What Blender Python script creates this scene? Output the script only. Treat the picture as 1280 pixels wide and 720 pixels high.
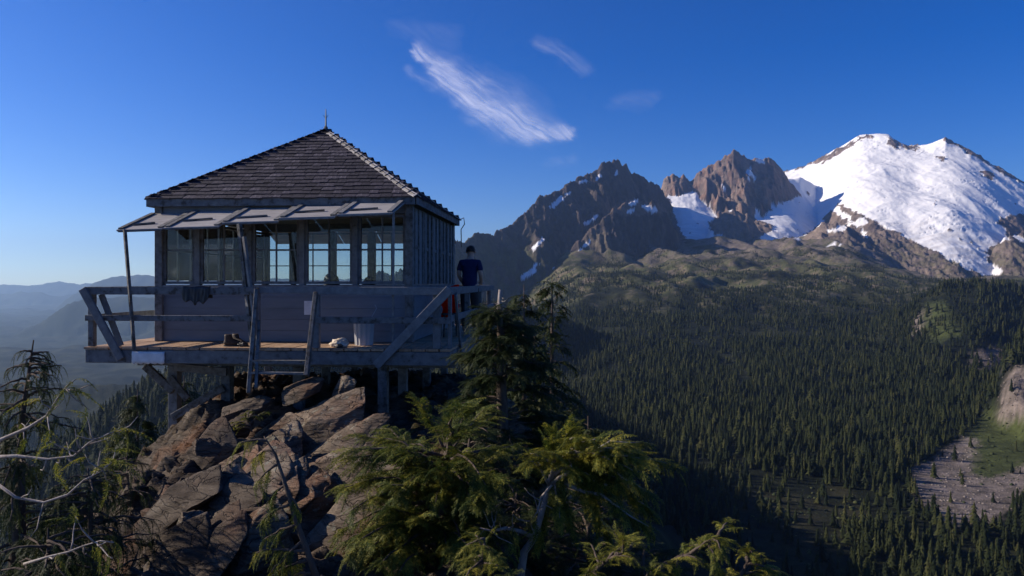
import bpy, bmesh, math, random
import numpy as np
from mathutils import Vector, Matrix, Euler

for o in list(bpy.data.objects): bpy.data.objects.remove(o)
scene = bpy.context.scene
COL = scene.collection
R = math.radians
rng = np.random.default_rng(7)
random.seed(7)

# ------------------------------------------------------------------ camera
FPX = 914.0            # focal length in pixels of a 1280 wide frame
HOR = 352.0            # row of the eye level
cam = bpy.data.cameras.new('camera'); camo = bpy.data.objects.new('camera', cam); COL.objects.link(camo)
cam.sensor_width = 36.0; cam.lens = 36.0*FPX/1280.0
cam.shift_y = -(360.0-HOR)/1280.0
cam.clip_start = 0.05; cam.clip_end = 120000
camo.location = (0, 0, 0); camo.rotation_euler = (R(90), 0, 0)
scene.camera = camo

# ------------------------------------------------------------------ light
SUN_AHEAD = 8.5       # degrees the sun stands ahead of straight left
SUN_EL = 27.0
sd = Vector((-math.cos(R(SUN_AHEAD))*math.cos(R(SUN_EL)), math.sin(R(SUN_AHEAD))*math.cos(R(SUN_EL)), math.sin(R(SUN_EL))))
w = bpy.data.worlds.new('World'); scene.world = w; w.use_nodes = True
nt = w.node_tree; nt.nodes.clear()
sky = nt.nodes.new('ShaderNodeTexSky'); sky.sky_type = 'NISHITA'; sky.sun_disc = False
sky.sun_elevation = R(SUN_EL); sky.sun_rotation = math.atan2(sd.x, sd.y)
sky.altitude = 2500; sky.air_density = 1.0; sky.dust_density = 0.6; sky.ozone_density = 4.0
bg = nt.nodes.new('ShaderNodeBackground'); bg.inputs['Strength'].default_value = 0.10
wo = nt.nodes.new('ShaderNodeOutputWorld')
hs = nt.nodes.new('ShaderNodeHueSaturation'); hs.inputs['Saturation'].default_value = 1.36; hs.inputs['Hue'].default_value = .519
nt.links.new(sky.outputs[0], hs.inputs['Color']); nt.links.new(hs.outputs[0], bg.inputs[0]); nt.links.new(bg.outputs[0], wo.inputs[0])
sl = bpy.data.lights.new('sun', 'SUN'); sl.energy = 5.0; sl.angle = R(0.5); sl.color = (1.0, 0.88, 0.74)
so = bpy.data.objects.new('sun', sl); COL.objects.link(so)
so.rotation_euler = (-sd).to_track_quat('-Z', 'Y').to_euler()
vs = scene.view_settings
vs.view_transform = 'Standard'; vs.look = 'None'; vs.exposure = 0.45; vs.gamma = 1.0; vs.use_curve_mapping = False
HAZE_DENSITY = 3.3e-5

def W(px, py, Y):      # a place at depth Y (metres) seen at a pixel of the photograph
    return Vector(((px-640.0)/FPX*Y, Y, (HOR-py)/FPX*Y))

# ------------------------------------------------------------------ noise
def _h2(ix, iy, seed):
    h = (ix.astype(np.int64)*374761393 + iy.astype(np.int64)*668265263 + seed*974634777) & 0xffffffff
    h = ((h ^ (h >> 13))*1274126177) & 0xffffffff
    h = ((h ^ (h >> 16))*2246822519) & 0xffffffff
    return (h ^ (h >> 15)) & 0xffffffff
def perlin2(x, y, seed=0):
    x = np.asarray(x, float); y = np.asarray(y, float)
    x0 = np.floor(x); y0 = np.floor(y); fx = x-x0; fy = y-y0
    def g(dx, dy):
        a = _h2(x0+dx, y0+dy, seed)/4294967296.0*2*np.pi
        return np.cos(a)*(fx-dx)+np.sin(a)*(fy-dy)
    u = fx*fx*fx*(fx*(fx*6-15)+10); v = fy*fy*fy*(fy*(fy*6-15)+10)
    a = g(0, 0)*(1-u)+g(1, 0)*u; b = g(0, 1)*(1-u)+g(1, 1)*u
    return (a*(1-v)+b*v)*1.5
def fbm2(x, y, o=4, seed=0, gain=0.5):
    s = 0; a = 1.0; n = 0
    for i in range(o):
        s = s+a*perlin2(x*2**i+i*17.3, y*2**i-i*9.1, seed+i); n += a; a *= gain
    return s/n
def ridged2(x, y, o=4, seed=0, gain=0.5):
    s = 0; a = 1.0; n = 0
    for i in range(o):
        s = s+a*(1-np.abs(perlin2(x*2**i+i*31.7, y*2**i+i*11.9, seed+i))*1.6); n += a; a *= gain
    return s/n
def perlin3(p, seed=0):
    x, y, z = p[..., 0], p[..., 1], p[..., 2]
    x0 = np.floor(x); y0 = np.floor(y); z0 = np.floor(z); fx = x-x0; fy = y-y0; fz = z-z0
    def g(dx, dy, dz):
        k = _h2(x0+dx, y0+dy+(z0+dz)*57, seed)
        a = (k & 0xffff)/65536.0*2*np.pi; c = (k >> 16)/65536.0*2-1; s = np.sqrt(1-c*c)
        return s*np.cos(a)*(fx-dx)+s*np.sin(a)*(fy-dy)+c*(fz-dz)
    f = lambda t: t*t*t*(t*(t*6-15)+10)
    u, v, q = f(fx), f(fy), f(fz)
    def l(dz):
        a = g(0, 0, dz)*(1-u)+g(1, 0, dz)*u; b = g(0, 1, dz)*(1-u)+g(1, 1, dz)*u
        return a*(1-v)+b*v
    return (l(0)*(1-q)+l(1)*q)*1.4
def fbm3(p, o=4, seed=0, gain=0.5):
    s = 0; a = 1.0; n = 0
    for i in range(o):
        s = s+a*perlin3(p*2**i+i*7.7, seed+i); n += a; a *= gain
    return s/n
def sstep(a, b, x):
    t = np.clip((x-a)/(b-a), 0, 1); return t*t*(3-2*t)
def inpoly(px, py, poly):
    c = np.zeros(px.shape, bool); n = len(poly); j = n-1
    for i in range(n):
        xi, yi = poly[i]; xj, yj = poly[j]
        if yi != yj:
            c ^= ((yi > py) != (yj > py)) & (px < (xj-xi)*(py-yi)/(yj-yi)+xi)
        j = i
    return c
def segdist(px, py, a, b):
    dx, dy = b[0]-a[0], b[1]-a[1]; L = dx*dx+dy*dy+1e-9
    t = np.clip(((px-a[0])*dx+(py-a[1])*dy)/L, 0, 1)
    return np.hypot(px-a[0]-t*dx, py-a[1]-t*dy)

# ------------------------------------------------------------------ materials
def mat(name):
    m = bpy.data.materials.new(name); m.use_nodes = True
    n = m.node_tree; b = n.nodes['Principled BSDF']; return m, n, b
def N(n, t, **kw):
    x = n.nodes.new(t)
    for k, v in kw.items():
        if k in x.inputs: x.inputs[k].default_value = v
        else: setattr(x, k, v)
    return x
def ramp(n, stops):
    r = n.nodes.new('ShaderNodeValToRGB'); e = r.color_ramp.elements
    while len(e) < len(stops): e.new(0.5)
    for i, (p, c) in enumerate(stops):
        e[i].position = p; e[i].color = (*c, 1)
    return r
def noisy(name, stops, scale, rough=0.85, bump=0.3, bscale=None, stretch=(1, 1, 1), detail=6, bdist=0.02, island=0.0, spec=0.3, metal=0.0):
    m, n, b = mat(name); L = n.links.new
    tc = N(n, 'ShaderNodeTexCoord'); mp = N(n, 'ShaderNodeMapping'); mp.inputs['Scale'].default_value = stretch
    L(tc.outputs['Object'], mp.inputs[0])
    nz = N(n, 'ShaderNodeTexNoise', Scale=scale, Detail=detail, Roughness=0.65); L(mp.outputs[0], nz.inputs['Vector'])
    r = ramp(n, stops)
    if island:
        oi = N(n, 'ShaderNodeObjectInfo'); ge = N(n, 'ShaderNodeNewGeometry')
        ad = N(n, 'ShaderNodeMath', operation='ADD'); L(oi.outputs['Random'], ad.inputs[0]); L(ge.outputs['Random Per Island'], ad.inputs[1])
        fr = N(n, 'ShaderNodeMath', operation='FRACT'); L(ad.outputs[0], fr.inputs[0])
        mr = N(n, 'ShaderNodeMapRange'); mr.inputs[3].default_value = -island; mr.inputs[4].default_value = island; L(fr.outputs[0], mr.inputs[0])
        a2 = N(n, 'ShaderNodeMath', operation='ADD'); L(nz.outputs[0], a2.inputs[0]); L(mr.outputs[0], a2.inputs[1]); L(a2.outputs[0], r.inputs[0])
    else: L(nz.outputs[0], r.inputs[0])
    L(r.outputs[0], b.inputs['Base Color'])
    b.inputs['Roughness'].default_value = rough; b.inputs['Specular IOR Level'].default_value = spec; b.inputs['Metallic'].default_value = metal
    if bump:
        n2 = N(n, 'ShaderNodeTexNoise', Scale=bscale or scale*2.5, Detail=8.0, Roughness=0.7); L(mp.outputs[0], n2.inputs['Vector'])
        bp = N(n, 'ShaderNodeBump', Strength=bump, Distance=bdist); L(n2.outputs[0], bp.inputs['Height']); L(bp.outputs[0], b.inputs['Normal'])
    return m
M = {}
g3 = lambda v: (v, v, v)
M['paint'] = noisy('weathered_paint', [(0.30, (.06, .055, .05)), (0.38, (.115, .12, .125)), (0.5, (.145, .15, .155)), (0.75, (.21, .215, .22))], 9, .75, .35, 40, (1, 1, 1), island=.10)
M['paintv'] = noisy('weathered_beam', [(0.32, (.06, .05, .04)), (0.42, (.11, .108, .10)), (0.55, (.16, .158, .155)), (0.8, (.24, .238, .235))], 11, .8, .35, 40, island=.1)
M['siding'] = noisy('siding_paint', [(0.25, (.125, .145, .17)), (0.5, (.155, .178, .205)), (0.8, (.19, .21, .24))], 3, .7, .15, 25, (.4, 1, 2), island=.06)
M['plywood'] = noisy('shutter_plywood', [(0.25, (.19, .18, .175)), (0.5, (.28, .265, .255)), (0.8, (.36, .345, .33))], 6, .8, .2, 30, (.5, 2, 1), island=.08)
M['deck'] = noisy('deck_wood', [(0.2, (.22, .14, .085)), (0.5, (.36, .235, .15)), (0.8, (.46, .32, .21))], 8, .8, .4, 30, (4, .6, 1), island=.14)
M['shingle'] = noisy('wood_shingle', [(0.15, (.012, .011, .018)), (0.45, (.025, .022, .034)), (0.7, (.055, .048, .064)), (0.95, (.19, .17, .19))], 9, .85, .5, 60, (3, .7, .7), island=.24)
M['hip'] = noisy('hip_shingle', [(0.3, (.2, .19, .185)), (0.6, (.42, .4, .39))], 9, .8, .4, 50, island=.15)  # pale tone stands for sunlight on the right-hand hips
M['darkwood'] = noisy('dark_interior_wood', [(0.3, (.10, .07, .05)), (0.7, (.17, .125, .09))], 5, .7, .2, 30, (1, 1, .3))
M['innerwall'] = noisy('interior_paint', [(0.3, (.28, .28, .26)), (0.7, (.4, .4, .37))], 4, .7, .1)
M['deadwood'] = noisy('bleached_wood', [(0.25, (.16, .13, .11)), (0.5, (.3, .26, .23)), (0.8, (.44, .4, .36))], 14, .9, .6, 60, (1, 1, .3))
M['bark'] = noisy('bark', [(0.3, (.05, .035, .025)), (0.7, (.13, .1, .08))], 12, .95, .7, 50, (1, 1, .3))
M['black_cloth'] = noisy('black_cloth', [(0.3, (.008, .008, .01)), (0.7, (.02, .02, .025))], 12, .5, .4, 20, bdist=.03, spec=.5)
M['boot'] = noisy('boot_leather', [(0.3, (.02, .014, .01)), (0.7, (.06, .04, .03))], 20, .6, .3)
M['cream'] = noisy('cream_cloth', [(0.3, (.45, .36, .26)), (0.7, (.7, .62, .52))], 12, .85, .5, 30)
M['grey_plastic'] = noisy('grey_plastic', [(0.3, (.34, .345, .355)), (0.7, (.42, .425, .435))], 6, .5, .05)
M['white_plastic'] = noisy('white_sheet', [(0.3, (.55, .56, .57)), (0.7, (.72, .73, .74))], 8, .5, .3)
M['steel'] = noisy('dark_metal', [(0.3, (.05, .05, .055)), (0.7, (.1, .1, .1))], 10, .5, .1, metal=.8)
M['wire'] = noisy('wire_metal', [(0.3, (.3, .3, .31)), (0.7, (.45, .45, .46))], 10, .4, .1, metal=.9)
M['blue_shirt'] = noisy('blue_cotton', [(0.3, (.007, .014, .06)), (0.7, (.012, .024, .09))], 12, .9, .4, 25)
M['trousers'] = noisy('dark_trousers', [(0.3, (.03, .03, .035)), (0.7, (.06, .055, .05))], 12, .9, .4, 25)
M['skin'] = noisy('skin', [(0.3, (.45, .27, .19)), (0.7, (.55, .34, .25))], 12, .6, .05)
M['hair'] = noisy('dark_hair', [(0.3, (.012, .008, .006)), (0.7, (.035, .022, .014))], 40, .6, .6, 90)

def mat_red():
    m, n, b = mat('red_nylon'); L = n.links.new
    d = N(n, 'ShaderNodeBsdfDiffuse', Color=(.9, .035, .015, 1)); t = N(n, 'ShaderNodeBsdfTranslucent', Color=(.95, .05, .02, 1))
    mx = N(n, 'ShaderNodeMixShader', Fac=.65); L(d.outputs[0], mx.inputs[1]); L(t.outputs[0], mx.inputs[2])
    L(mx.outputs[0], n.nodes['Material Output'].inputs[0]); return m
M['red'] = mat_red()
def mat_glass():
    m, n, b = mat('window_glass'); L = n.links.new
    t = N(n, 'ShaderNodeBsdfTransparent', Color=(.88, .92, .92, 1)); g = N(n, 'ShaderNodeBsdfGlossy', Roughness=.03)
    f = N(n, 'ShaderNodeFresnel', IOR=1.45); mx = N(n, 'ShaderNodeMixShader')
    L(f.outputs[0], mx.inputs[0]); L(t.outputs[0], mx.inputs[1]); L(g.outputs[0], mx.inputs[2])
    L(mx.outputs[0], n.nodes['Material Output'].inputs[0]); return m
M['glass'] = mat_glass()
def mat_leaf(name, dark, mid, light, trans=.35, scale=3.0):
    m, n, b = mat(name); L = n.links.new
    ge = N(n, 'ShaderNodeNewGeometry'); nz = N(n, 'ShaderNodeTexNoise', Scale=scale, Detail=3.0); L(ge.outputs['Position'], nz.inputs['Vector'])
    mr = N(n, 'ShaderNodeMapRange'); mr.inputs[3].default_value = -.22; mr.inputs[4].default_value = .22; L(ge.outputs['Random Per Island'], mr.inputs[0])
    ad = N(n, 'ShaderNodeMath', operation='ADD'); L(nz.outputs[0], ad.inputs[0]); L(mr.outputs[0], ad.inputs[1])
    r = ramp(n, [(.25, dark), (.5, mid), (.78, light)]); L(ad.outputs[0], r.inputs[0])
    d = N(n, 'ShaderNodeBsdfPrincipled', Roughness=.6); d.inputs['Specular IOR Level'].default_value = .25; L(r.outputs[0], d.inputs['Base Color'])
    t = N(n, 'ShaderNodeBsdfTranslucent'); L(r.outputs[0], t.inputs[0])
    mx = N(n, 'ShaderNodeMixShader', Fac=trans); L(d.outputs[0], mx.inputs[1]); L(t.outputs[0], mx.inputs[2])
    L(mx.outputs[0], n.nodes['Material Output'].inputs[0]); return m
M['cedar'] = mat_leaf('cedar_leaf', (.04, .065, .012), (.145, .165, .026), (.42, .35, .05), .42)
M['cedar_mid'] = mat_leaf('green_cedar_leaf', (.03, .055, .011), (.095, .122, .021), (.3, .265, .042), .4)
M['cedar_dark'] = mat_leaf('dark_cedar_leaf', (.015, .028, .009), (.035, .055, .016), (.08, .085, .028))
M['shrub'] = mat_leaf('shrub_leaf', (.05, .06, .015), (.12, .1, .03), (.2, .11, .04))
def mat_forest():
    m, n, b = mat('conifer_needles'); L = n.links.new
    oi = N(n, 'ShaderNodeObjectInfo'); ge = N(n, 'ShaderNodeNewGeometry')
    nz = N(n, 'ShaderNodeTexNoise', Scale=.35, Detail=3.0); L(ge.outputs['Position'], nz.inputs['Vector'])
    ad = N(n, 'ShaderNodeMath', operation='MULTIPLY_ADD'); ad.inputs[1].default_value = .5; L(nz.outputs[0], ad.inputs[0])
    m2 = N(n, 'ShaderNodeMath', operation='MULTIPLY'); m2.inputs[1].default_value = .5; L(oi.outputs['Random'], m2.inputs[0]); L(m2.outputs[0], ad.inputs[2])
    r = ramp(n, [(.15, (.006, .010, .005)), (.45, (.016, .022, .008)), (.7, (.038, .043, .014)), (.92, (.08, .07, .026))]); L(ad.outputs[0], r.inputs[0]); L(r.outputs[0], b.inputs['Base Color'])
    b.inputs['Roughness'].default_value = .9; b.inputs['Specular IOR Level'].default_value = .1; return m
M['forest'] = mat_forest()
def mat_terrain(name, nscale, bscale, bdist, bump=.6, amp=.5):
    m, n, b = mat(name); L = n.links.new
    at = N(n, 'ShaderNodeAttribute', attribute_name='col'); ge = N(n, 'ShaderNodeNewGeometry')
    nz = N(n, 'ShaderNodeTexNoise', Scale=nscale, Detail=8.0, Roughness=.7); L(ge.outputs['Position'], nz.inputs['Vector'])
    mr = N(n, 'ShaderNodeMapRange'); mr.inputs[1].default_value = .25; mr.inputs[2].default_value = .75
    mr.inputs[3].default_value = 1-amp; mr.inputs[4].default_value = 1+amp; L(nz.outputs[0], mr.inputs[0])
    sm = N(n, 'ShaderNodeMix', data_type='RGBA'); sm.inputs[7].default_value = (1, 1, 1, 1)
    cb = N(n, 'ShaderNodeCombineColor')
    for i in range(3): L(mr.outputs[0], cb.inputs[i])
    L(at.outputs['Alpha'], sm.inputs[0]); L(cb.outputs[0], sm.inputs[6])      # alpha 1 = snow: no mottling
    mu = N(n, 'ShaderNodeMix', data_type='RGBA', blend_type='MULTIPLY'); mu.inputs[0].default_value = 1
    L(at.outputs['Color'], mu.inputs[6]); L(sm.outputs[2], mu.inputs[7]); L(mu.outputs[2], b.inputs['Base Color'])
    b.inputs['Roughness'].default_value = .95; b.inputs['Specular IOR Level'].default_value = .1
    n2 = N(n, 'ShaderNodeTexNoise', Scale=bscale, Detail=9.0, Roughness=.7); L(ge.outputs['Position'], n2.inputs['Vector'])
    bp = N(n, 'ShaderNodeBump', Strength=bump, Distance=bdist); L(n2.outputs[0], bp.inputs['Height']); L(bp.outputs[0], b.inputs['Normal'])
    sb = N(n, 'ShaderNodeMapRange'); sb.inputs[3].default_value = bump; sb.inputs[4].default_value = bump*.25; L(at.outputs['Alpha'], sb.inputs[0]); L(sb.outputs[0], bp.inputs['Strength'])
    return m
M['mountain'] = mat_terrain('mountain_ground', .02, .035, 26, .8, .5)
M['valley'] = mat_terrain('valley_ground', .06, .09, 6, .7, .6)
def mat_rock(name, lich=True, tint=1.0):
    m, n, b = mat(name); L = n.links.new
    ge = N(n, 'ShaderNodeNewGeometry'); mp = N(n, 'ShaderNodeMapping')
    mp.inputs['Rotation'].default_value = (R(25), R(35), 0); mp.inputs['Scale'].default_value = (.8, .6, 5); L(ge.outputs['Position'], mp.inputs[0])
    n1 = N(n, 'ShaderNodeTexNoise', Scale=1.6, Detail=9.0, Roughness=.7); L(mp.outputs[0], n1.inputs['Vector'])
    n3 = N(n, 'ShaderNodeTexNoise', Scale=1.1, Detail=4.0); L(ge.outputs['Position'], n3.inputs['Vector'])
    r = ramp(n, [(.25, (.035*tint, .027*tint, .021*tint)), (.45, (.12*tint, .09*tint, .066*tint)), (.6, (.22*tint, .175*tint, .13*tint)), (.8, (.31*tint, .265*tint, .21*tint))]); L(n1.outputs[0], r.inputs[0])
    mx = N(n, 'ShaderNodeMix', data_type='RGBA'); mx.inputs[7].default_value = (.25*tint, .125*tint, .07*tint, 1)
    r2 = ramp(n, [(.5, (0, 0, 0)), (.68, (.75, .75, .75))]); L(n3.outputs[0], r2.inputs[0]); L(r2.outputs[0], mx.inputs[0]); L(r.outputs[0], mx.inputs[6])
    out = mx.outputs[2]
    if lich:
        n4 = N(n, 'ShaderNodeTexNoise', Scale=9.0, Detail=6.0, Roughness=.7); L(ge.outputs['Position'], n4.inputs['Vector'])
        r4 = ramp(n, [(.56, (0, 0, 0)), (.64, (.7, .7, .7))]); L(n4.outputs[0], r4.inputs[0])
        m4 = N(n, 'ShaderNodeMix', data_type='RGBA'); m4.inputs[7].default_value = (.24, .25, .2, 1); L(r4.outputs[0], m4.inputs[0]); L(out, m4.inputs[6]); out = m4.outputs[2]
    wp = N(n, 'ShaderNodeTexNoise', Scale=2.5, Detail=5.0); L(ge.outputs['Position'], wp.inputs['Vector'])
    wm = N(n, 'ShaderNodeMix', data_type='RGBA', blend_type='LINEAR_LIGHT'); wm.inputs[0].default_value = .35; L(mp.outputs[0], wm.inputs[6]); L(wp.outputs['Color'], wm.inputs[7])
    vo = N(n, 'ShaderNodeTexVoronoi', feature='DISTANCE_TO_EDGE', Scale=2.6); L(wm.outputs[2], vo.inputs['Vector'])
    rc = ramp(n, [(.0, (.25, .25, .25)), (.035, (1, 1, 1))]); L(vo.outputs['Distance'], rc.inputs[0])
    mc = N(n, 'ShaderNodeMix', data_type='RGBA', blend_type='MULTIPLY'); mc.inputs[0].default_value = .5; L(out, mc.inputs[6]); L(rc.outputs[0], mc.inputs[7]); out = mc.outputs[2]
    L(out, b.inputs['Base Color']); b.inputs['Roughness'].default_value = .9; b.inputs['Specular IOR Level'].default_value = .2
    n5 = N(n, 'ShaderNodeTexNoise', Scale=5.0, Detail=10.0, Roughness=.72); L(mp.outputs[0], n5.inputs['Vector'])
    hm = N(n, 'ShaderNodeMath', operation='MULTIPLY_ADD'); hm.inputs[1].default_value = .5; L(rc.outputs[0], hm.inputs[0]); L(n5.outputs[0], hm.inputs[2])
    bp = N(n, 'ShaderNodeBump', Strength=.9, Distance=.07); L(hm.outputs[0], bp.inputs['Height']); L(bp.outputs[0], b.inputs['Normal'])
    return m
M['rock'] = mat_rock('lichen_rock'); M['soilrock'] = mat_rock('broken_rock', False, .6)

# ------------------------------------------------------------------ mesh helpers
def link(name, me, m, parent=None):
    o = bpy.data.objects.new(name, me); COL.objects.link(o)
    if m is not None and me is not None and not me.materials: me.materials.append(m)
    if parent is not None: o.parent = parent
    return o
def tag(o, label, cat, group=None):
    o['label'] = label; o['category'] = cat
    if group: o['group'] = group
    return o
def thing(name, label, cat, loc, rz=0, group=None):
    o = bpy.data.objects.new(name, None); COL.objects.link(o); o.location = loc; o.rotation_euler = (0, 0, rz); o.empty_display_size = .2
    return tag(o, label, cat, group)
def mesh_np(name, V, F, smooth=False):
    me = bpy.data.meshes.new(name); V = np.asarray(V, np.float32); F = np.asarray(F, np.int32); k = F.shape[1]
    me.vertices.add(len(V)); me.vertices.foreach_set('co', V.ravel())
    me.loops.add(F.size); me.loops.foreach_set('vertex_index', F.ravel())
    me.polygons.add(len(F)); me.polygons.foreach_set('loop_start', np.arange(0, F.size, k, dtype=np.int32))
    if smooth: me.polygons.foreach_set('use_smooth', np.ones(len(F), bool))
    me.update(calc_edges=True); return me
def gridfaces(nu, nv):     # vertices index = i*nv + j
    i, j = np.meshgrid(np.arange(nu-1), np.arange(nv-1), indexing='ij'); a = (i*nv+j).ravel()
    return np.stack([a, a+nv, a+nv+1, a+1], 1)
class MB:
    def __init__(s): s.v = []; s.f = []
    def hexa(s, c8):
        b = len(s.v); s.v += [tuple(p) for p in c8]
        s.f += [tuple(b+i for i in q) for q in ((0, 3, 2, 1), (4, 5, 6, 7), (0, 1, 5, 4), (1, 2, 6, 5), (2, 3, 7, 6), (3, 0, 4, 7))]; return s
    def box(s, x0, x1, y0, y1, z0, z1):
        return s.hexa([(x0, y0, z0), (x1, y0, z0), (x1, y1, z0), (x0, y1, z0), (x0, y0, z1), (x1, y0, z1), (x1, y1, z1), (x0, y1, z1)])
    def beam(s, p, q, a, b, up=(0, 0, 1)):      # bar from p to q, a across, b along 'up'
        p = Vector(p); q = Vector(q); d = (q-p).normalized(); u = Vector(up); x = d.cross(u)
        if x.length < 1e-4: x = d.cross(Vector((0, 1, 0)))
        x.normalize(); y = x.cross(d).normalized(); x = x*a/2; y = y*b/2
        return s.hexa([p-x-y, p+x-y, p+x+y, p-x+y, q-x-y, q+x-y, q+x+y, q-x+y])
    def tube(s, pts, rad, n=8, cap=True):
        pts = [Vector(p) for p in pts]; b = len(s.v)
        if not hasattr(rad, '__len__'): rad = [rad]*len(pts)
        for i, p in enumerate(pts):
            d = (pts[min(i+1, len(pts)-1)]-pts[max(i-1, 0)]).normalized()
            x = d.cross(Vector((.13, .21, .97)));
            if x.length < .05: x = d.cross(Vector((1, 0, 0)))
            x.normalize(); y = d.cross(x)
            for k in range(n):
                a = 2*math.pi*k/n; s.v.append(tuple(p+(x*math.cos(a)+y*math.sin(a))*rad[i]))
        for i in range(len(pts)-1):
            for k in range(n):
                s.f.append((b+i*n+k, b+i*n+(k+1) % n, b+(i+1)*n+(k+1) % n, b+(i+1)*n+k))
        if cap:
            s.f.append(tuple(b+k for k in range(n-1, -1, -1))); s.f.append(tuple(b+(len(pts)-1)*n+k for k in range(n)))
        return s
    def mesh(s, name, smooth=False):
        me = bpy.data.meshes.new(name); me.from_pydata(s.v, [], s.f)
        if smooth: me.polygons.foreach_set('use_smooth', np.ones(len(s.f), bool))
        me.update(); return me
    def build(s, name, m, parent=None, smooth=False, bevel=0):
        o = link(name, s.mesh(name, smooth), m, parent)
        if bevel:
            md = o.modifiers.new('bevel', 'BEVEL'); md.width = bevel; md.segments = 1; md.limit_method = 'ANGLE'
        return o
def struct(o): o['kind'] = 'structure'; return o
def stuff(o): o['kind'] = 'stuff'; return o
def setcol(me, rgb, alpha):
    at = me.color_attributes.new('col', 'FLOAT_COLOR', 'POINT')
    at.data.foreach_set('color', np.concatenate([rgb, alpha[:, None]], 1).astype(np.float32).ravel())

# ------------------------------------------------------------------ terrain
def prof(ctrl, t, k):
    x = [(c[0]-640)/FPX for c in ctrl]
    return np.interp(t, x, [c[k] for c in ctrl])
TT = np.linspace(-1.3, 1.3, 2401)
def smooth1(a, sig_px):
    sg = sig_px/FPX/(TT[1]-TT[0]); n = int(sg*3)+1; k = np.exp(-.5*(np.arange(-n, n+1)/sg)**2); k /= k.sum()
    return np.convolve(np.pad(a, n, mode='edge'), k, 'valid')
def ridge(t, Y, ctrl, slope, back=0.8, warp=0, wl=500, seed=1, sm=14, rough=0.004):
    Y0t = smooth1(prof(ctrl, TT, 2), 40); zt = (HOR-prof(ctrl, TT, 1))/FPX*Y0t
    zt = zt+Y0t*rough*fbm2(TT*60, TT*0+3.3, 4, seed+50); zs = smooth1(zt, sm)-.25*rough*Y0t
    Y0 = np.interp(t, TT, Y0t); z0 = np.interp(t, TT, zt); z1 = np.interp(t, TT, zs)
    X = t*Y; d = Y0-Y
    zr = z0+(z1-z0)*sstep(0, sm*22, np.abs(d))
    if warp:
        wv = (ridged2(X/wl, Y/(wl*2.2), 5, seed, .55)-.55)*warp
        d = d-wv*sstep(0, 1.2*warp, d)
    return np.where(d > 0, zr-slope*d, zr+back*d)
LEFTP = [(50, -120), (300, -260), (900, -420), (2000, -520), (4000, -590), (9000, -640), (30000, -640)]
RIGHTP = [(50, -150), (300, -283), (700, -284), (1000, -271), (1500, -243), (2000, -214), (2700, -142), (3600, 5), (4300, 95), (5500, 290), (7000, 420), (9000, 400), (30000, -600)]
SPUR_L = [(-400, 760, 900), (0, 610, 1000), (100, 545, 1050), (150, 505, 1100), (200, 476, 1150), (250, 455, 1200), (330, 432, 1300), (420, 408, 1500), (560, 386, 1900), (640, 380, 2200), (760, 420, 2300), (1000, 600, 2300)]
SPUR_R = [(900, 900, 1150), (1120, 660, 1150), (1180, 590, 1250), (1215, 540, 1320), (1240, 490, 1400), (1262, 440, 1450), (1290, 400, 1500), (1400, 350, 1600), (1700, 300, 1700)]
MID_R = [(900, 480, 2700), (1060, 420, 2500), (1130, 385, 2450), (1180, 358, 2450), (1230, 352, 2500), (1290, 360, 2600), (1700, 340, 2700)]
def valley_z(t, Y):
    X = t*Y
    zl = np.interp(Y, [p[0] for p in LEFTP], [p[1] for p in LEFTP]); zr = np.interp(Y, [p[0] for p in RIGHTP], [p[1] for p in RIGHTP])
    zr = zr-sstep(.44, .60, t)*np.interp(Y, [3000, 4000, 5500, 7000], [0, 50, 270, 400])
    wgt = sstep(-.16, .10, t); z = zl*(1-wgt)+zr*wgt
    z = z+fbm2(X/420, Y/420, 4, 11)*np.interp(Y, [300, 1000, 3000, 5000], [8, 14, 40, 60])
    z = z+(ridged2(X/330+3, Y/620, 5, 21, .55)-.55)*np.interp(Y, [300, 2200, 3600, 6000], [0, 12, 62, 95])*sstep(-.1, .1, t)*(1-.6*sstep(.44, .6, t))
    z = np.maximum(z, ridge(t, Y, SPUR_L, .55, .3, 120, 260, 31))
    zc_ = np.interp(Y, [60, 200, 600, 1200, 1700, 2300], [-70, -62, -88, -118, -170, -400]); z = np.maximum(z, zc_-(.80+.2*fbm2(X/80, Y/80, 3, 37))*np.abs(X+.05*Y)+(ridged2(X/70, Y/110, 3, 38)-.5)*14)  # ridge added so its shadow falls across the forest to the right
    z = np.maximum(z, ridge(t, Y, SPUR_R, .62, .3, 110, 150, 41)+(ridged2(X/60, Y/60, 4, 43)-.5)*22)
    z = np.maximum(z, ridge(t, Y, MID_R, .30, .25, 90, 220, 51))
    return z
def frustum(t0, t1, nt_, ys):
    t = np.linspace(t0, t1, nt_); T, Y = np.meshgrid(t, ys, indexing='ij'); return T.ravel(), Y.ravel()
def pix(t, Y, z): return 640+t*FPX, HOR-z/Y*FPX
def mixc(c, col, m): return c*(1-m[:, None])+np.array(col)[None, :]*m[:, None]

# ground sheet to the horizon
t_ = np.linspace(0, 2*np.pi, 97)[:-1]
V = [(0, 0, -900)]; F = []
rr = [500, 4000, 14000, 30000]
for r_ in rr: V += [(r_*math.cos(a), r_*math.sin(a), -900) for a in t_]
me = bpy.data.meshes.new('ground')
n_ = len(t_); F = [(0, 1+i, 1+(i+1) % n_) for i in range(n_)]
for k in range(len(rr)-1):
    F += [(1+k*n_+i, 1+(k+1)*n_+i, 1+(k+1)*n_+(i+1) % n_, 1+k*n_+(i+1) % n_) for i in range(n_)]
me.from_pydata(V, [], F)
struct(link('ground', me, noisy('far_ground', [(.3, (.03, .045, .025)), (.7, (.06, .075, .04))], .002, .95, 0)))

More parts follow.
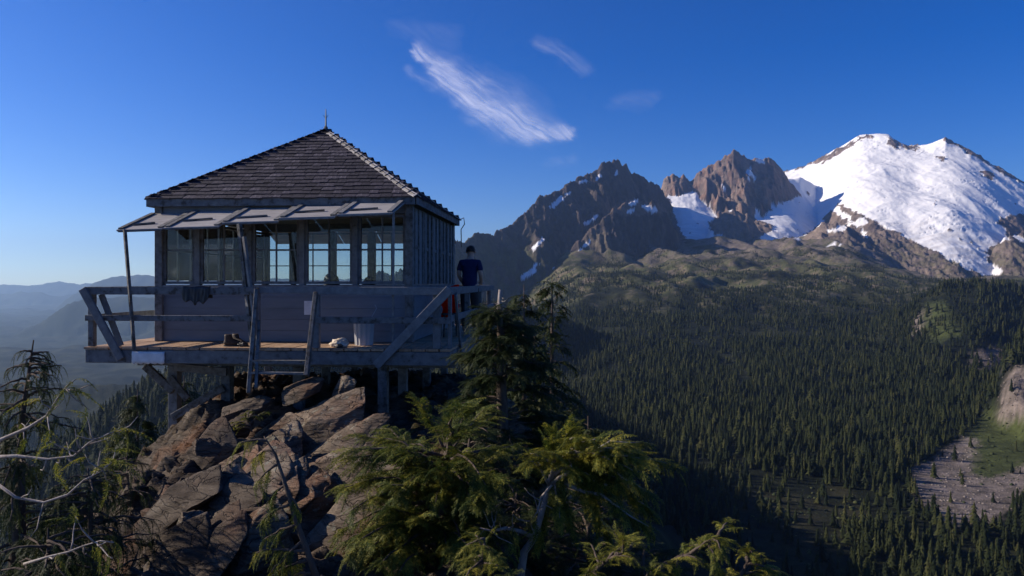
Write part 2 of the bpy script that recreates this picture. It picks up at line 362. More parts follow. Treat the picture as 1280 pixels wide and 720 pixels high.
def soft(poly, px, py, X, Y, seed, amp=16):
    out = np.zeros(len(px)); k = px > 860; px, py, X, Y = px[k], py[k], X[k], Y[k]; m = 0
    for i in range(4):
        q = 1.0/(30+55*(i % 2)); m = m+inpoly(px+fbm2(X*q+i*7, Y*q, 4, seed+i, .65)*amp*(1+.35*i), py+fbm2(X*q+i*5, Y*q+9, 4, seed+20+i, .65)*amp*.6*(1+.35*i), poly)
    out[k] = m/4.0; return out
# valley and forested slopes
ys = np.concatenate([np.geomspace(60, 700, 40)[:-1], np.geomspace(700, 2600, 150)[:-1], np.geomspace(2600, 6800, 160)])
t, Y = frustum(-.9, .9, 440, ys); z = valley_z(t, Y); px, py = pix(t, Y, z); X = t*Y
jx = px+fbm2(X/90, Y/90, 3, 61)*14; jy = py+fbm2(X/90+9, Y/90, 3, 62)*8
nA = fbm2(X/160, Y/260, 5, 63); nB = fbm2(X/60, Y/60, 4, 64); nC = ridged2(X/300, Y/420, 4, 65)
c = np.tile(np.array([.009, .012, .007]), (len(t), 1))
c = mixc(c, (.03, .033, .015), sstep(-.05, .35, nA))
hi = sstep(2500, 3700, Y)*sstep(-.2, .02, t)
c = mixc(c, (.092, .096, .04), hi*sstep(-.5, .3, nA))
c = mixc(c, (.155, .125, .085), hi*sstep(.05, .4, nB+nA*.6))
top = sstep(4000, 5200, Y)*sstep(.02, .2, t)
c = mixc(c, (.18, .148, .122), top*sstep(-.35, .25, nB+nC-.5))
c = mixc(c, (.12, .11, .07), top*sstep(.15, .45, nA))
low = soft([(905, 640), (960, 615), (1060, 605), (1085, 640), (1060, 700), (1000, 740), (900, 760)], px, py, X, Y, 701)
c = mixc(c, (.032, .031, .016), low*sstep(-.4, .3, nB))
scree = soft([(1137, 585), (1165, 575), (1205, 545), (1222, 552), (1212, 590), (1240, 600), (1300, 570), (1300, 600), (1240, 655), (1190, 658), (1150, 630)], px, py, X, Y, 711)
scree = scree+soft([(1210, 445), (1240, 432), (1262, 438), (1250, 458), (1215, 462)], px, py, X, Y, 711)+soft([(1140, 400), (1150, 385), (1158, 388), (1152, 420), (1144, 422)], px, py, X, Y, 711)+soft([(1258, 470), (1300, 440), (1300, 520), (1262, 528), (1245, 525)], px, py, X, Y, 711)
grass = soft([(1205, 545), (1240, 500), (1262, 530), (1300, 520), (1300, 572), (1240, 598), (1212, 592)], px, py, X, Y, 711)+soft([(1150, 380), (1185, 375), (1200, 420), (1165, 430), (1152, 410)], px, py, X, Y, 711)
c = mixc(c, (.06, .072, .024), np.clip(grass, 0, 1)*np.clip(.8+nB*.6, 0, 1))
c = mixc(c, (.22, .18, .155), np.clip(scree, 0, 1)*np.clip(.72+nB*.5+fbm2(X/14, Y/14, 3, 731)*.5, 0, 1))
sn = np.zeros(len(t))
for a, b, wd in [((1040, 278), (1052, 270), 3), ((1060, 282), (1082, 288), 2.2), ((990, 296), (1012, 292), 2), ((1035, 308), (1048, 304), 2), ((1068, 268), (1080, 275), 3)]:
    sn = np.maximum(sn, (segdist(jx, jy, a, b) < wd)*(Y > 3500)*1.0)
c = mixc(c, (.8, .8, .82), sn)
me = mesh_np('valley', np.stack([X, Y, z], 1), gridfaces(440, len(ys)), True); setcol(me, c, sn)
struct(link('valley', me, M['valley']))

# rocky massif (dark buttes)
B_MAIN = [(300, 420, 2168), (500, 330, 3808), (560, 302, 4300), (600, 294, 4628), (640, 283, 4956), (655, 268, 5079), (670, 250, 5202), (685, 241, 5325), (700, 239, 5448), (712, 229, 5546), (735, 220, 5735), (752, 206, 5874), (763, 203, 5964), (770, 198, 6022), (783, 209, 6128), (800, 221, 6268), (815, 228, 6391), (828, 238, 6497), (842, 262, 6612), (858, 300, 6743), (875, 330, 6883), (920, 380, 7252)]
B_BUT = [(640, 400, 4475), (690, 350, 4700), (715, 310, 4812), (735, 288, 4902), (760, 268, 5015), (785, 256, 5127), (815, 254, 5262), (832, 262, 5339), (842, 280, 5384), (855, 312, 5442), (870, 340, 5510), (900, 380, 5645)]
B_RIB = [(560, 400, 4600), (620, 345, 4700), (650, 320, 4750), (672, 296, 4800), (690, 305, 4800), (710, 330, 4750), (740, 370, 4700)]
def massif_z(t, Y):
    X = t*Y
    z = ridge(t, Y, B_MAIN, .92, .9, 380, 420, 71, rough=.006)
    z = np.maximum(z, ridge(t, Y, B_BUT, 1.35, .25, 230, 200, 81, rough=.005))
    z = np.maximum(z, ridge(t, Y, B_RIB, .8, .5, 170, 200, 85, rough=.006))
    z = z+(ridged2(X/170, Y/330, 5, 91, .6)-.5)*75+fbm2(X/45, Y/60, 4, 95)*14
    return z
ys = np.concatenate([np.linspace(3500, 6700, 300), np.linspace(6750, 8000, 14)])
t, Y = frustum(-.2, .33, 440, ys); z = massif_z(t, Y); vz = valley_z(t, Y); px, py = pix(t, Y, z); X = t*Y
z = np.maximum(z, vz-60)
jx = px+fbm2(X/60, Y/60, 3, 101)*4; jy = py+fbm2(X/60+9, Y/60, 3, 102)*3
nA = fbm2(X/200, Y/300, 5, 103); nB = fbm2(X/50, Y/80, 4, 104)
c = np.tile(np.array([.085, .068, .062]), (len(t), 1))
c = mixc(c, (.045, .04, .04), sstep(-.1, .3, nA)); c = mixc(c, (.14, .10, .08), sstep(.15, .5, nB+.4*nA))
lowm = sstep(270, 335, py+nA*40)*sstep(700, 640, px-(py-300)*.8+nB*30)
c = mixc(c, (.06, .066, .032), lowm*sstep(-.4, .1, nB))
tal = inpoly(jx, jy, [(690, 345), (720, 315), (745, 285), (762, 290), (765, 325), (745, 348)])
c = mixc(c, (.125, .105, .08), tal*.9)
c = mixc(c, (.2, .14, .105), inpoly(jx, jy, [(760, 262), (785, 248), (820, 253), (838, 266), (812, 268), (780, 270)])*.8)
sn = np.zeros(len(t))
for a, b, wd in [((746, 224), (750, 221), 2.2), ((769, 218), (772, 215), 1.8), ((691, 258), (702, 247), 3), ((708, 243), (713, 241), 1.5), ((732, 280), (746, 271), 2.2), ((789, 256), (795, 252), 3), ((786, 265), (793, 262), 2.2), ((806, 258), (819, 262), 3.2), ((667, 310), (679, 299), 2.2), ((693, 338), (712, 325), 2.4), ((712, 325), (727, 314), 2), ((729, 307), (736, 302), 1.8), ((653, 347), (668, 338), 3.5), ((667, 333), (672, 330), 2), ((727, 228), (734, 225), 1.5)]:
    sn = np.maximum(sn, (segdist(jx, jy, a, b) < wd)*1.0)
c = mixc(c, (.8, .8, .82), sn)
me = mesh_np('mountain', np.stack([X, Y, z], 1), gridfaces(440, len(ys)), False); setcol(me, c, sn)
struct(link('mountain', me, M['mountain']))

# glaciated volcano with its rocky shoulder peaks
V_MAIN = [(700, 420, 9000), (800, 330, 9000), (850, 290, 9000), (900, 250, 9000), (960, 222, 8900), (985, 213, 8800), (1005, 208, 8750), (1025, 198, 8650), (1050, 184, 8550), (1065, 174, 8500), (1075, 169, 8450), (1095, 167, 8350), (1112, 168, 8250), (1122, 176, 8200), (1135, 181, 8150), (1150, 181, 8050), (1165, 178, 7950), (1182, 172, 7850), (1195, 180, 7750), (1212, 187, 7650), (1240, 205, 7450), (1262, 217, 7300), (1280, 228, 7150), (1340, 262, 6900), (1500, 330, 6500)]
V_SH = [(790, 330, 7000), (822, 250, 7000), (830, 226, 7000), (840, 220, 7000), (850, 219, 7000), (864, 226, 7000), (880, 213, 7000), (890, 204, 7000), (904, 195, 7000), (918, 191, 7000), (930, 198, 7000), (940, 199, 7050), (950, 196, 7100), (962, 199, 7150), (975, 210, 7200), (985, 222, 7250), (1010, 260, 7300), (1050, 330, 7300)]
V_BOWL = [(760, 345, 6700), (800, 300, 6800), (832, 243, 6900), (870, 240, 6900), (900, 257, 6900), (940, 247, 6950), (975, 226, 7300), (1000, 222, 7900), (1060, 250, 8000), (1120, 330, 8000)]
V_OUT = [(850, 340, 5900), (885, 290, 5950), (900, 270, 6000), (915, 263, 6000), (935, 268, 6000), (950, 285, 5950), (975, 305, 5900), (1000, 340, 5800)]
V_LOW = [(930, 375, 5910), (985, 325, 6020), (1005, 300, 6060), (1025, 281, 6100), (1045, 277, 5956), (1065, 287, 5812), (1100, 310, 5560), (1150, 337, 5200), (1220, 375, 4696), (1280, 405, 4500)]
V_RGT = [(1180, 402, 5200), (1225, 352, 5300), (1240, 314, 5500), (1255, 297, 5600), (1280, 290, 5700), (1340, 282, 5800), (1500, 322, 5900)]
def volcano_z(t, Y):
    X = t*Y
    z = ridge(t, Y, V_MAIN, .50, .5, 90, 700, 111, sm=26, rough=.0012)
    z = np.maximum(z, ridge(t, Y, V_BOWL, .47, .5, 60, 500, 113, sm=22, rough=.001))
    z = z+(ridged2(X/600, Y/300, 3, 115)-.5)*20+fbm2(X/90, Y/50, 3, 117)*1.5
    sh = ridge(t, Y, V_SH, 1.15, .9, 240, 260, 121, rough=.006)+(ridged2(X/150, Y/260, 5, 125, .6)-.5)*50
    z = np.maximum(z, sh)
    z = np.maximum(z, ridge(t, Y, V_OUT, .9, .3, 150, 180, 131)+fbm2(X/60, Y/80, 4, 133)*14)
    lo = ridge(t, Y, V_LOW, .38, .5, 200, 260, 141)+fbm2(X/70, Y/90, 4, 143)*16
    z = np.maximum(z, lo); z = np.maximum(z, ridge(t, Y, V_RGT, .5, .3, 150, 260, 151)+fbm2(X/70, Y/90, 4, 153)*14)
    return z
ys = np.concatenate([np.linspace(4100, 6200, 150)[:-1], np.linspace(6200, 9100, 200)[:-1], np.linspace(9100, 11000, 14)])
t, Y = frustum(.16, .86, 590, ys); z = volcano_z(t, Y); z = np.maximum(z, valley_z(t, Y)-90); px, py = pix(t, Y, z); X = t*Y
jx = px+fbm2(X/80, Y/80, 4, 161)*7; jy = py+fbm2(X/80+9, Y/80, 4, 162)*5
nA = fbm2(X/220, Y/300, 5, 163); nB = fbm2(X/55, Y/80, 4, 164)
SNOW = [(832, 236), (845, 240), (868, 236), (882, 228), (893, 240), (890, 258), (902, 258), (920, 243), (936, 248), (946, 240), (956, 230), (973, 224), (981, 214), (1000, 211), (1030, 197), (1060, 160), (1350, 150), (1350, 290), (1275, 268), (1258, 271), (1246, 278), (1256, 287), (1262, 299), (1247, 306), (1231, 314), (1236, 326), (1256, 339), (1248, 345), (1226, 346), (1195, 329), (1165, 313), (1135, 298), (1105, 283), (1085, 273), (1065, 263), (1046, 254), (1038, 264), (1030, 276), (1018, 288), (1000, 297), (970, 301), (945, 304), (952, 295), (970, 285), (945, 275), (930, 262), (905, 264), (885, 278), (892, 290), (915, 304), (905, 312), (868, 312), (852, 292), (840, 262)]
snow = inpoly(jx, jy, SNOW)
rock = inpoly(jx, jy, [(1062, 180), (1074, 171), (1080, 172), (1066, 183), (1040, 198), (1020, 206), (1018, 202)]) | inpoly(jx, jy, [(1111, 170), (1120, 176), (1128, 184), (1118, 186), (1110, 180)]) | inpoly(jx, jy, [(1126, 181), (1146, 182), (1150, 186), (1132, 188)])
rock |= inpoly(jx, jy, [(1182, 171), (1200, 180), (1240, 203), (1290, 230), (1290, 234), (1255, 219), (1235, 206), (1205, 187), (1180, 176)]) | inpoly(jx, jy, [(1222, 214), (1238, 214), (1246, 224), (1232, 222)]) | (segdist(jx, jy, (1172, 196), (1180, 199)) < 2.5)
rock |= (segdist(jx, jy, (1078, 172), (1090, 171)) < 1.5)
rock |= (sh_ := (nB+nA*.5 > .62)) & (py > 235) & snow
shz = ridge(t, Y, V_SH, 1.15, .9, 240, 260, 121, rough=.006)+(ridged2(X/150, Y/260, 5, 125, .6)-.5)*50
peak = (shz >= z-3) & (fbm2(X/70, Y/90, 4, 183)+(285-py)/60 > .1)
snow = snow & ~rock & ~peak
extra = np.zeros(len(t), bool)
for a, b, wd in [((1042, 262), (1060, 272), 4), ((1062, 280), (1082, 276), 3.2), ((1035, 290), (1056, 285), 2.4), ((937, 212), (941, 224), 3), ((948, 198), (954, 203), 2.5), ((1078, 288), (1082, 296), 2.5), ((1270, 296), (1276, 300), 3), ((903, 232), (906, 238), 2)]:
    extra |= segdist(jx, jy, a, b) < wd
snow = (snow | extra)*1.0
c = np.tile(np.array([.23, .18, .15]), (len(t), 1))
c = mixc(c, (.14, .112, .10), sstep(-.15, .3, nA)); c = mixc(c, (.30, .20, .15), sstep(.1, .5, nB+.4*nA)*sstep(280, 240, py))
c = mixc(c, (.25, .155, .12), peak*sstep(-.3, .3, nB)*.6)
c = mixc(c, (.15, .13, .09), sstep(285, 320, py)*sstep(-.3, .2, nB))
sc = np.tile(np.array([.9, .895, .89]), (len(t), 1))
dirty = sstep(255, 310, py+nA*20)*sstep(-.3, .35, fbm2(X/250, Y/60, 5, 171))*.45
sc = mixc(sc, (.5, .46, .43), dirty)
crev = sstep(.82, .93, ridged2(X/170+fbm2(X/200, Y/200, 3, 180)*1.5, Y/38, 3, 173))*sstep(.0, .35, fbm2(X/420, Y/300, 3, 175)+.12)
sc = mixc(sc, (.38, .47, .58), crev*.55)
c = c*(1-snow[:, None])+sc*snow[:, None]
ice = sstep(.12, .4, fbm2(X/420, Y/300, 3, 175)+.1*sstep(240, 300, py))
z = z-crev*snow*10+snow*ridged2(X/90, Y/26, 3, 177)*ice*9
z = z+(1-snow)*((ridged2(X/140, Y/230, 5, 179, .6)-.5)*46+fbm2(X/40, Y/50, 3, 181)*8)
me = mesh_np('volcano', np.stack([X, Y, z], 1), gridfaces(590, len(ys)), False); setcol(me, c, snow)
me.polygons.foreach_set('use_smooth', np.ones(len(me.polygons), bool))
struct(link('volcano', me, M['mountain']))

# distant blue ridges
H1 = [(-400, 352, 26880), (-100, 357, 26880), (0, 355, 26880), (40, 356, 26880), (75, 350, 26880), (100, 354, 26880), (120, 352, 26880), (200, 350, 26880), (300, 353, 26880), (420, 348, 26880), (560, 352, 26880), (800, 360, 26880), (1500, 365, 26880)]
H2 = [(-400, 430, 14250), (-60, 420, 15000), (60, 392, 17250), (100, 362, 18000), (120, 352, 18000), (140, 345, 18000), (160, 344, 18000), (172, 342, 18000), (200, 345, 18000), (230, 350, 18000), (300, 346, 18000), (400, 349, 18000), (500, 345, 18000), (600, 352, 18000), (900, 420, 18000)]
H3 = [(-400, 470, 7875), (-60, 440, 8750), (0, 425, 9100), (50, 402, 9625), (85, 380, 10150), (105, 373, 10500), (140, 370, 10500), (200, 372, 10500), (260, 366, 10500), (330, 372, 10500), (420, 360, 10500), (520, 366, 10500), (620, 380, 10500), (760, 470, 10500)]
H0 = [(-400, 361, 22010), (-60, 362, 22010), (0, 366, 22010), (45, 364, 22010), (70, 370, 22010), (110, 366, 22010), (300, 362, 22010), (600, 366, 22010), (900, 400, 22010)]
ys = np.concatenate([np.linspace(3500, 10800, 90)[:-1], np.linspace(10800, 18500, 70)[:-1], np.linspace(18500, 28300, 60)])
t, Y = frustum(-.95, .2, 400, ys); X = t*Y
z = -700+fbm2(X/900, Y/900, 4, 201)*90
for ct, s_, sd_ in ((H1, .45, 211), (H0, .4, 216), (H2, .38, 221), (H3, .42, 231)):
    z = np.maximum(z, ridge(t, Y, ct, s_, .4, 700, 1300, sd_, rough=.0022))
z = z+(ridged2(X/500, Y/700, 4, 241)-.5)*40
z = np.where((t > -.05), np.minimum(z, valley_z(t, np.minimum(Y, 6800))-80), z)
nA = fbm2(X/300, Y/400, 4, 243)
c = np.tile(np.array([.016, .024, .016]), (len(t), 1)); c = mixc(c, (.03, .036, .022), sstep(0, .4, nA))
me = mesh_np('hills', np.stack([X, Y, z], 1), gridfaces(400, len(ys)), True); setcol(me, c, np.zeros(len(t)))
struct(link('hills', me, M['valley']))

# ------------------------------------------------------------------ near ridge with the lookout on it
def knoll_z(x, y):
    h = np.interp(y, [-60, -8, 0, 4, 7, 10, 12, 16, 18, 22, 30, 60, 300], [-40, -2.6, -1.7, -2.3, -2.6, -2.35, -2.05, -2.0, -2.8, -8, -18, -50, -230])
    xc = np.interp(y, [-10, 0, 5, 10, 16, 30], [1.5, -.2, -1.5, -2.5, -3.3, -4]); wd = np.interp(y, [-10, 0, 5, 10, 14, 20], [1.5, .9, .9, 1.75, 2.1, 2])
    d = np.maximum(np.abs(x-xc)-wd, 0)
    z = h-np.where(d < 1, .6*d*d, .6+1.2*(d-1))*np.interp(d, [0, 40, 200], [1, 1, .85])
    s = sstep(60, 10, np.hypot(x, y-8))
    u = x*.82+z*.57; v = y
    st = (x*-.5+y*.35+z*.8)*2.2+fbm2(x*.7, y*.7, 3, 301)*1.2
    step = (np.floor(st)+sstep(.55, .98, st-np.floor(st)))-st
    z = z+s*(fbm2(x*.55, y*.55, 5, 303)*.42+step*.16+(ridged2(x*1.6, y*1.6, 5, 305, .62)-.5)*.40+fbm2(x*5, y*5, 3, 307)*.09)
    return z
def gap(x, y): return x, y
def nonuni(lo, hi, c0, c1, step, far):
    core = np.arange(c0, c1+1e-6, step); k = np.arange(1, 40)
    gro = step*np.cumsum(1.22**k); lo_ = c0-gro[gro < c0-lo][::-1]; hi_ = c1+gro[gro < hi-c1]
    return np.concatenate([lo_, core, hi_])
xs = nonuni(-330, 330, -7.5, 3.0, .055, 0); yy = nonuni(-300, 330, 2.5, 17, .06, 0)
XX, YY = np.meshgrid(xs, yy, indexing='ij'); ZZ = knoll_z(XX, YY)
me = mesh_np('rocky_ridge', np.stack([XX, YY, ZZ], 2).reshape(-1, 3), gridfaces(len(xs), len(yy)), False)
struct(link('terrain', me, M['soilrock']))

def rock_mesh(name, dims, seed, sub=4, rough=.10, strata=4.0, rnd_=.22):
    n = {2: 5, 4: 14, 5: 26}[sub]; bm = bmesh.new(); bmesh.ops.create_cube(bm, size=2.0); bmesh.ops.subdivide_edges(bm, edges=bm.edges[:], cuts=n, use_grid_fill=True)
    bm.verts.ensure_lookup_table(); P = np.array([v.co[:] for v in bm.verts]); F = np.array([[v.index for v in f.verts] for f in bm.faces]); bm.free()
    nrm = P/np.linalg.norm(P, axis=1, keepdims=True); Q = P*(1-rnd_)+nrm*rnd_
    r = np.random.default_rng(seed)
    for _ in range(11):                      # chop planes give flat broken faces
        nn = r.normal(size=3)*np.array([1, 1, .7]); nn /= np.linalg.norm(nn); dd = r.uniform(.55, 1.0); e = Q@nn-dd; Q = Q-np.maximum(e, 0)[:, None]*nn[None]*.97
    dm = np.array(dims); q = Q*dm; sc = 1.0/max(dims)
    h = Q[:, 2]*strata*.5+perlin3(q*sc*1.2+seed, seed)*.9; st = np.floor(h); lay = perlin2(st*3.7+seed, st*1.3, seed)*1.0
    ang_ = np.array([np.cos(st*2.4), np.sin(st*2.4)]).T
    q[:, :2] += ang_*(lay*.10*min(dims[:2]))[:, None]*sstep(.3, .9, np.abs(P[:, :2]).max(1))[:, None]
    q = q+nrm*((fbm3(q*sc*4+seed, 4, seed+3, .6))*rough*min(dims)*1.6)[:, None]
    gr = sstep(.80, .97, ridged2(q[:, 0]*sc*1.3+seed, q[:, 1]*sc*7+fbm2(q[:, 0]*sc*3, q[:, 1]*sc*3, 2, seed), 2, seed+9)); q[:, 2] -= gr*.10*dims[2]*(P[:, 2] > .5)
    q[:, 2] += (np.floor(perlin2(q[:, 0]*sc*1.1+seed, q[:, 1]*sc*3.3, seed+12)*5)/5)*.22*dims[2]*sstep(.2, .9, P[:, 2])
    return mesh_np(name, q, F, False)
def slab(px, py, Y, dims, rot, seed, label, m='rock', sub=5):
    dims = tuple(v*.92 for v in dims); o = link('rock_slab', rock_mesh('rock_slab', dims, seed, sub), M[m]); o.location = W(px, py, Y); o.rotation_euler = [R(a) for a in rot]
    return tag(o, label, 'rock', 'broken rock slabs below the lookout')
slab(405, 527, 9.9, (.80, .55, .20), (42, -28, 8), 11, 'broad grey slab with flat tilted top, highest below the ladder')
slab(438, 560, 9.2, (.78, .5, .18), (45, -33, 0), 12, 'long lichen grey slab with parallel cracks below the highest slab')
slab(425, 600, 8.7, (.46, .38, .26), (38, -30, 10), 13, 'rusty brown broken slab under the long cracked slab')
slab(360, 575, 9.0, (.2, .26, .3), (10, 25, 20), 14, 'dark upright block wedged left of the long cracked slab')
slab(432, 487, 10.3, (.17, .14, .22), (10, 25, 0), 15, 'small pointed grey rock tip above the highest slab')
slab(325, 590, 8.2, (.55, .4, .15), (38, -38, 12), 16, 'tan slab leaning steeply with angular edges in the middle of the rubble')
slab(285, 620, 7.6, (.42, .35, .14), (35, -34, 20), 17, 'brown angular slab beside the dark squat boulder')
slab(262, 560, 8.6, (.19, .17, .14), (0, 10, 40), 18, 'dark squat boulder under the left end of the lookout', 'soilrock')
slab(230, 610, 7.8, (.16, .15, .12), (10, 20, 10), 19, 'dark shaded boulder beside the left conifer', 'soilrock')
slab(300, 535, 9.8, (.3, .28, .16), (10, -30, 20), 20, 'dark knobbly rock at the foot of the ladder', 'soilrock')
slab(390, 640, 7.6, (.42, .36, .26), (32, -32, 15), 21, 'reddish brown block half hidden by cedar sprays')
slab(250, 665, 6.6, (.2, .17, .13), (20, 15, 40), 22, 'blocky brown stone low in the rubble')
slab(470, 590, 8.8, (.3, .28, .2), (32, -30, 0), 23, 'pale flaky stone beside the orange shrub')
slab(320, 668, 6.3, (.34, .26, .2), (35, -35, 10), 24, 'flat tan stone behind the leaning dead stem')
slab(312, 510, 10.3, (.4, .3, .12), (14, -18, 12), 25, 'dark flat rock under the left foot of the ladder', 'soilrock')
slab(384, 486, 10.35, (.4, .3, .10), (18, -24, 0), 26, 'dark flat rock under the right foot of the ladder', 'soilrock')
rs = random.Random(77)
for i in range(34):          # thin tilted leaves of the outcrop
    fx = rs.random(); px_ = 215+fx*250; py_ = 535+rs.random()*150-(40 if px_ > 330 else 0); Yb = 10.2-(py_-500)/45
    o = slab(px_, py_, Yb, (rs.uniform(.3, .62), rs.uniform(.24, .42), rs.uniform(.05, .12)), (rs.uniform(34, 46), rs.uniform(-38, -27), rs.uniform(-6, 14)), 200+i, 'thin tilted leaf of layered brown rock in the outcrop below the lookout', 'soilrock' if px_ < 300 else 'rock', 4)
    o.name = 'rock_leaf'; o['group'] = 'thin layered rock leaves'
    x_, y_ = o.location.x, o.location.y; zg = float(knoll_z(np.array([x_]), np.array([y_]))[0]); o.location.z = min(o.location.z, zg+.20)
rubble = [rock_mesh('stone', (.11, .085, .06), 40+i, 2, .12, 3) for i in range(6)]
k = 0
for i in range(900):
    x = random.uniform(-4.6, -.9); y = random.uniform(4.6, 11)
    z = float(knoll_z(np.array([x]), np.array([y]))[0]); p_x = 640+x/y*FPX
    if not (165 < p_x < 420): continue
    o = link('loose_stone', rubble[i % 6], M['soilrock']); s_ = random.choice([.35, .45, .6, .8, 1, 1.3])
    o.scale = (s_, s_, s_); o.location = (x, y, z+.015*s_); o.rotation_euler = (random.uniform(-.5, .5), random.uniform(-.5, .5), random.uniform(0, 6))
    tag(o, 'small angular brown stone lying in the rubble below the lookout', 'stone', 'loose rubble stones'); k += 1
    if k >= 200: break

# ------------------------------------------------------------------ the lookout cabin
TH = R(4.5); CC = Vector((-3.64, 14.30, -1.0)); HW = 2.135
cabin = thing('lookout_cabin', 'small grey fire lookout cabin with dark shingled hip roof and raised shutters', 'cabin', CC, -TH)
def Lc(wv):          # world point to cabin coordinates
    return Matrix.Rotation(TH, 3, 'Z') @ (Vector(wv)-CC)
ZS, ZT, ZE = .93, 2.12, 2.35           # sill, head, eave
posts_u = [-2.135, -1.47, -.57, .33, 1.23, 2.135]
# lower walls: siding boards, one part per side, boards as pieces
def wall_side(side):
    base = MB(); T = .05
    if side in 'fb':
        s = -1 if side == 'f' else 1
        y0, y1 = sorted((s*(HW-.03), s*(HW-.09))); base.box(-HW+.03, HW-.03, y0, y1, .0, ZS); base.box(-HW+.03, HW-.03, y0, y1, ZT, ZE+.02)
    else:
        s = -1 if side == 'l' else 1
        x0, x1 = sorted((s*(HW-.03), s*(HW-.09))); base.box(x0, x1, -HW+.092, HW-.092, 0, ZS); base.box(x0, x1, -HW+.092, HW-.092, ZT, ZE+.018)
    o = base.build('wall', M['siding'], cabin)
    nb = 5; h = ZS/nb
    for i in range(nb):
        b = MB(); z0 = i*h+.002; z1 = (i+1)*h-.002
        if side in 'fb':
            s = -1 if side == 'f' else 1; a, c_ = s*(HW-.028), s*(HW+.004)
            b.hexa([(-HW+.05, a, z0), (HW-.05, a, z0), (HW-.05, c_, z0), (-HW+.05, c_, z0), (-HW+.05, a, z1), (HW-.05, a, z1), (HW-.05, c_-s*.005, z1), (-HW+.05, c_-s*.005, z1)])
        else:
            s = -1 if side == 'l' else 1; a, c_ = s*(HW-.028), s*(HW+.004)
            b.hexa([(a, -HW+.05, z0), (a, HW-.05, z0), (c_, HW-.05, z0), (c_, -HW+.05, z0), (a, -HW+.05, z1), (a, HW-.05, z1), (c_-s*.005, HW-.05, z1), (c_-s*.005, -HW+.05, z1)])
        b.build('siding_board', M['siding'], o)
for s_ in 'fblr': wall_side(s_)
for u in (-HW, HW):
    for v in (-HW, HW):
        MB().box(u-.065, u+.065, v-.065, v+.065, 0.0, ZE).build('corner_post', M['paintv'], cabin, bevel=.006)
b = MB().box(-HW+.1, HW-.1, -HW+.1, HW-.1, -.06, .012); b.build('floor', M['darkwood'], cabin)
b = MB().box(-HW+.1, HW-.1, -HW+.1, HW-.1, ZE-.06, ZE-.02); b.build('ceiling', M['innerwall'], cabin)
def frame_window(c0, c1, axis, pos, cols, rows, s):
    """a glazed sash between c0 and c1 along a wall"""
    fr = MB(); fw = .045; mw = .022; th = .03
    def bx(m, a0, a1, z0, z1, t0=th):
        if axis == 'u': m.box(a0, a1, pos-t0, pos+t0, z0, z1)
        else: m.box(pos-t0, pos+t0, a0, a1, z0, z1)
    z0, z1 = ZS+.03, ZT-.02
    bx(fr, c0, c0+fw, z0, z1); bx(fr, c1-fw, c1, z0, z1); bx(fr, c0+fw, c1-fw, z0, z0+fw); bx(fr, c0+fw, c1-fw, z1-fw, z1)
    us = np.linspace(c0+fw, c1-fw, cols+1); zs = np.linspace(z0+fw, z1-fw, rows+1)
    for u in us[1:-1]: bx(fr, u-mw/2, u+mw/2, z0+fw, z1-fw, .016)
    for zz in zs[1:-1]:
        for i in range(cols): bx(fr, us[i]+(mw/2 if i else 0), us[i+1]-(mw/2 if i < cols-1 else 0), zz-mw/2, zz+mw/2, .014)
    o = fr.build('window', M['paint'], cabin)
    for i in range(cols):
        for j in range(rows):
            p = MB(); bx(p, us[i]+.012, us[i+1]-.012, zs[j]+.012, zs[j+1]-.012, .002); p.build('pane', M['glass'], o)
    return o
# front wall
for i, u in enumerate(posts_u[1:-1]):
    MB().box(u-.045, u+.045, -HW-.045, -HW+.06, ZS, ZT-.02).build('mullion_post', M['paint'], cabin, bevel=.005)
    MB().box(u-.05, u+.05, HW-.06, HW+.03, ZS, ZT).build('mullion_post', M['paint'], cabin, bevel=.005)
for i in range(5):
    a, b_ = posts_u[i]+(.062 if i == 0 else .047), posts_u[i+1]-(.062 if i == 4 else .047)
    frame_window(a, b_, 'u', -HW+.01, 2 if i else 1, 2, -1)
    frame_window(a, b_, 'u', HW-.01, 2 if i else 1, 3, 1)
lp = [-2.135, -1.07, 0, 1.07, 2.135]
for i in range(4):
    frame_window(lp[i]+.062, lp[i+1]-.062, 'v', -HW+.01, 2, 2, -1)
    if i: MB().box(-HW-.03, -HW+.06, lp[i]-.05, lp[i]+.05, ZS, ZT).build('mullion_post', M['paint'], cabin)
MB().box(-HW+.07, HW-.07, -HW-.06, -HW+.06, ZS-.035, ZS+.012).build('window_sill', M['paint'], cabin, bevel=.005)
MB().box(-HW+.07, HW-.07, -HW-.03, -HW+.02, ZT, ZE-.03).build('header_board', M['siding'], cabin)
# right wall: closed board shutters with battens
for i in range(5):
    v0 = -HW+.09+i*.82; v1 = v0+.80
    o = MB().box(HW+.012, HW+.04, v0, v1, ZS+.02, ZE-.12).build('closed_shutter', M['paint'], cabin)
    for vv in (v0+.03, (v0+v1)/2, v1-.05):
        MB().box(HW+.041, HW+.066, vv-.03, vv+.03, ZS+.03, ZE-.13).build('batten', M['paintv'], o)
    MB().box(HW+.042, HW+.062, v0+.07, (v0+v1)/2-.04, 1.55, 1.61).build('batten', M['paintv'], o)
# right wall trim
MB().box(HW-.02, HW+.05, -HW+.07, HW-.07, ZS-.05, ZS+.01).build('window_sill', M['paint'], cabin)
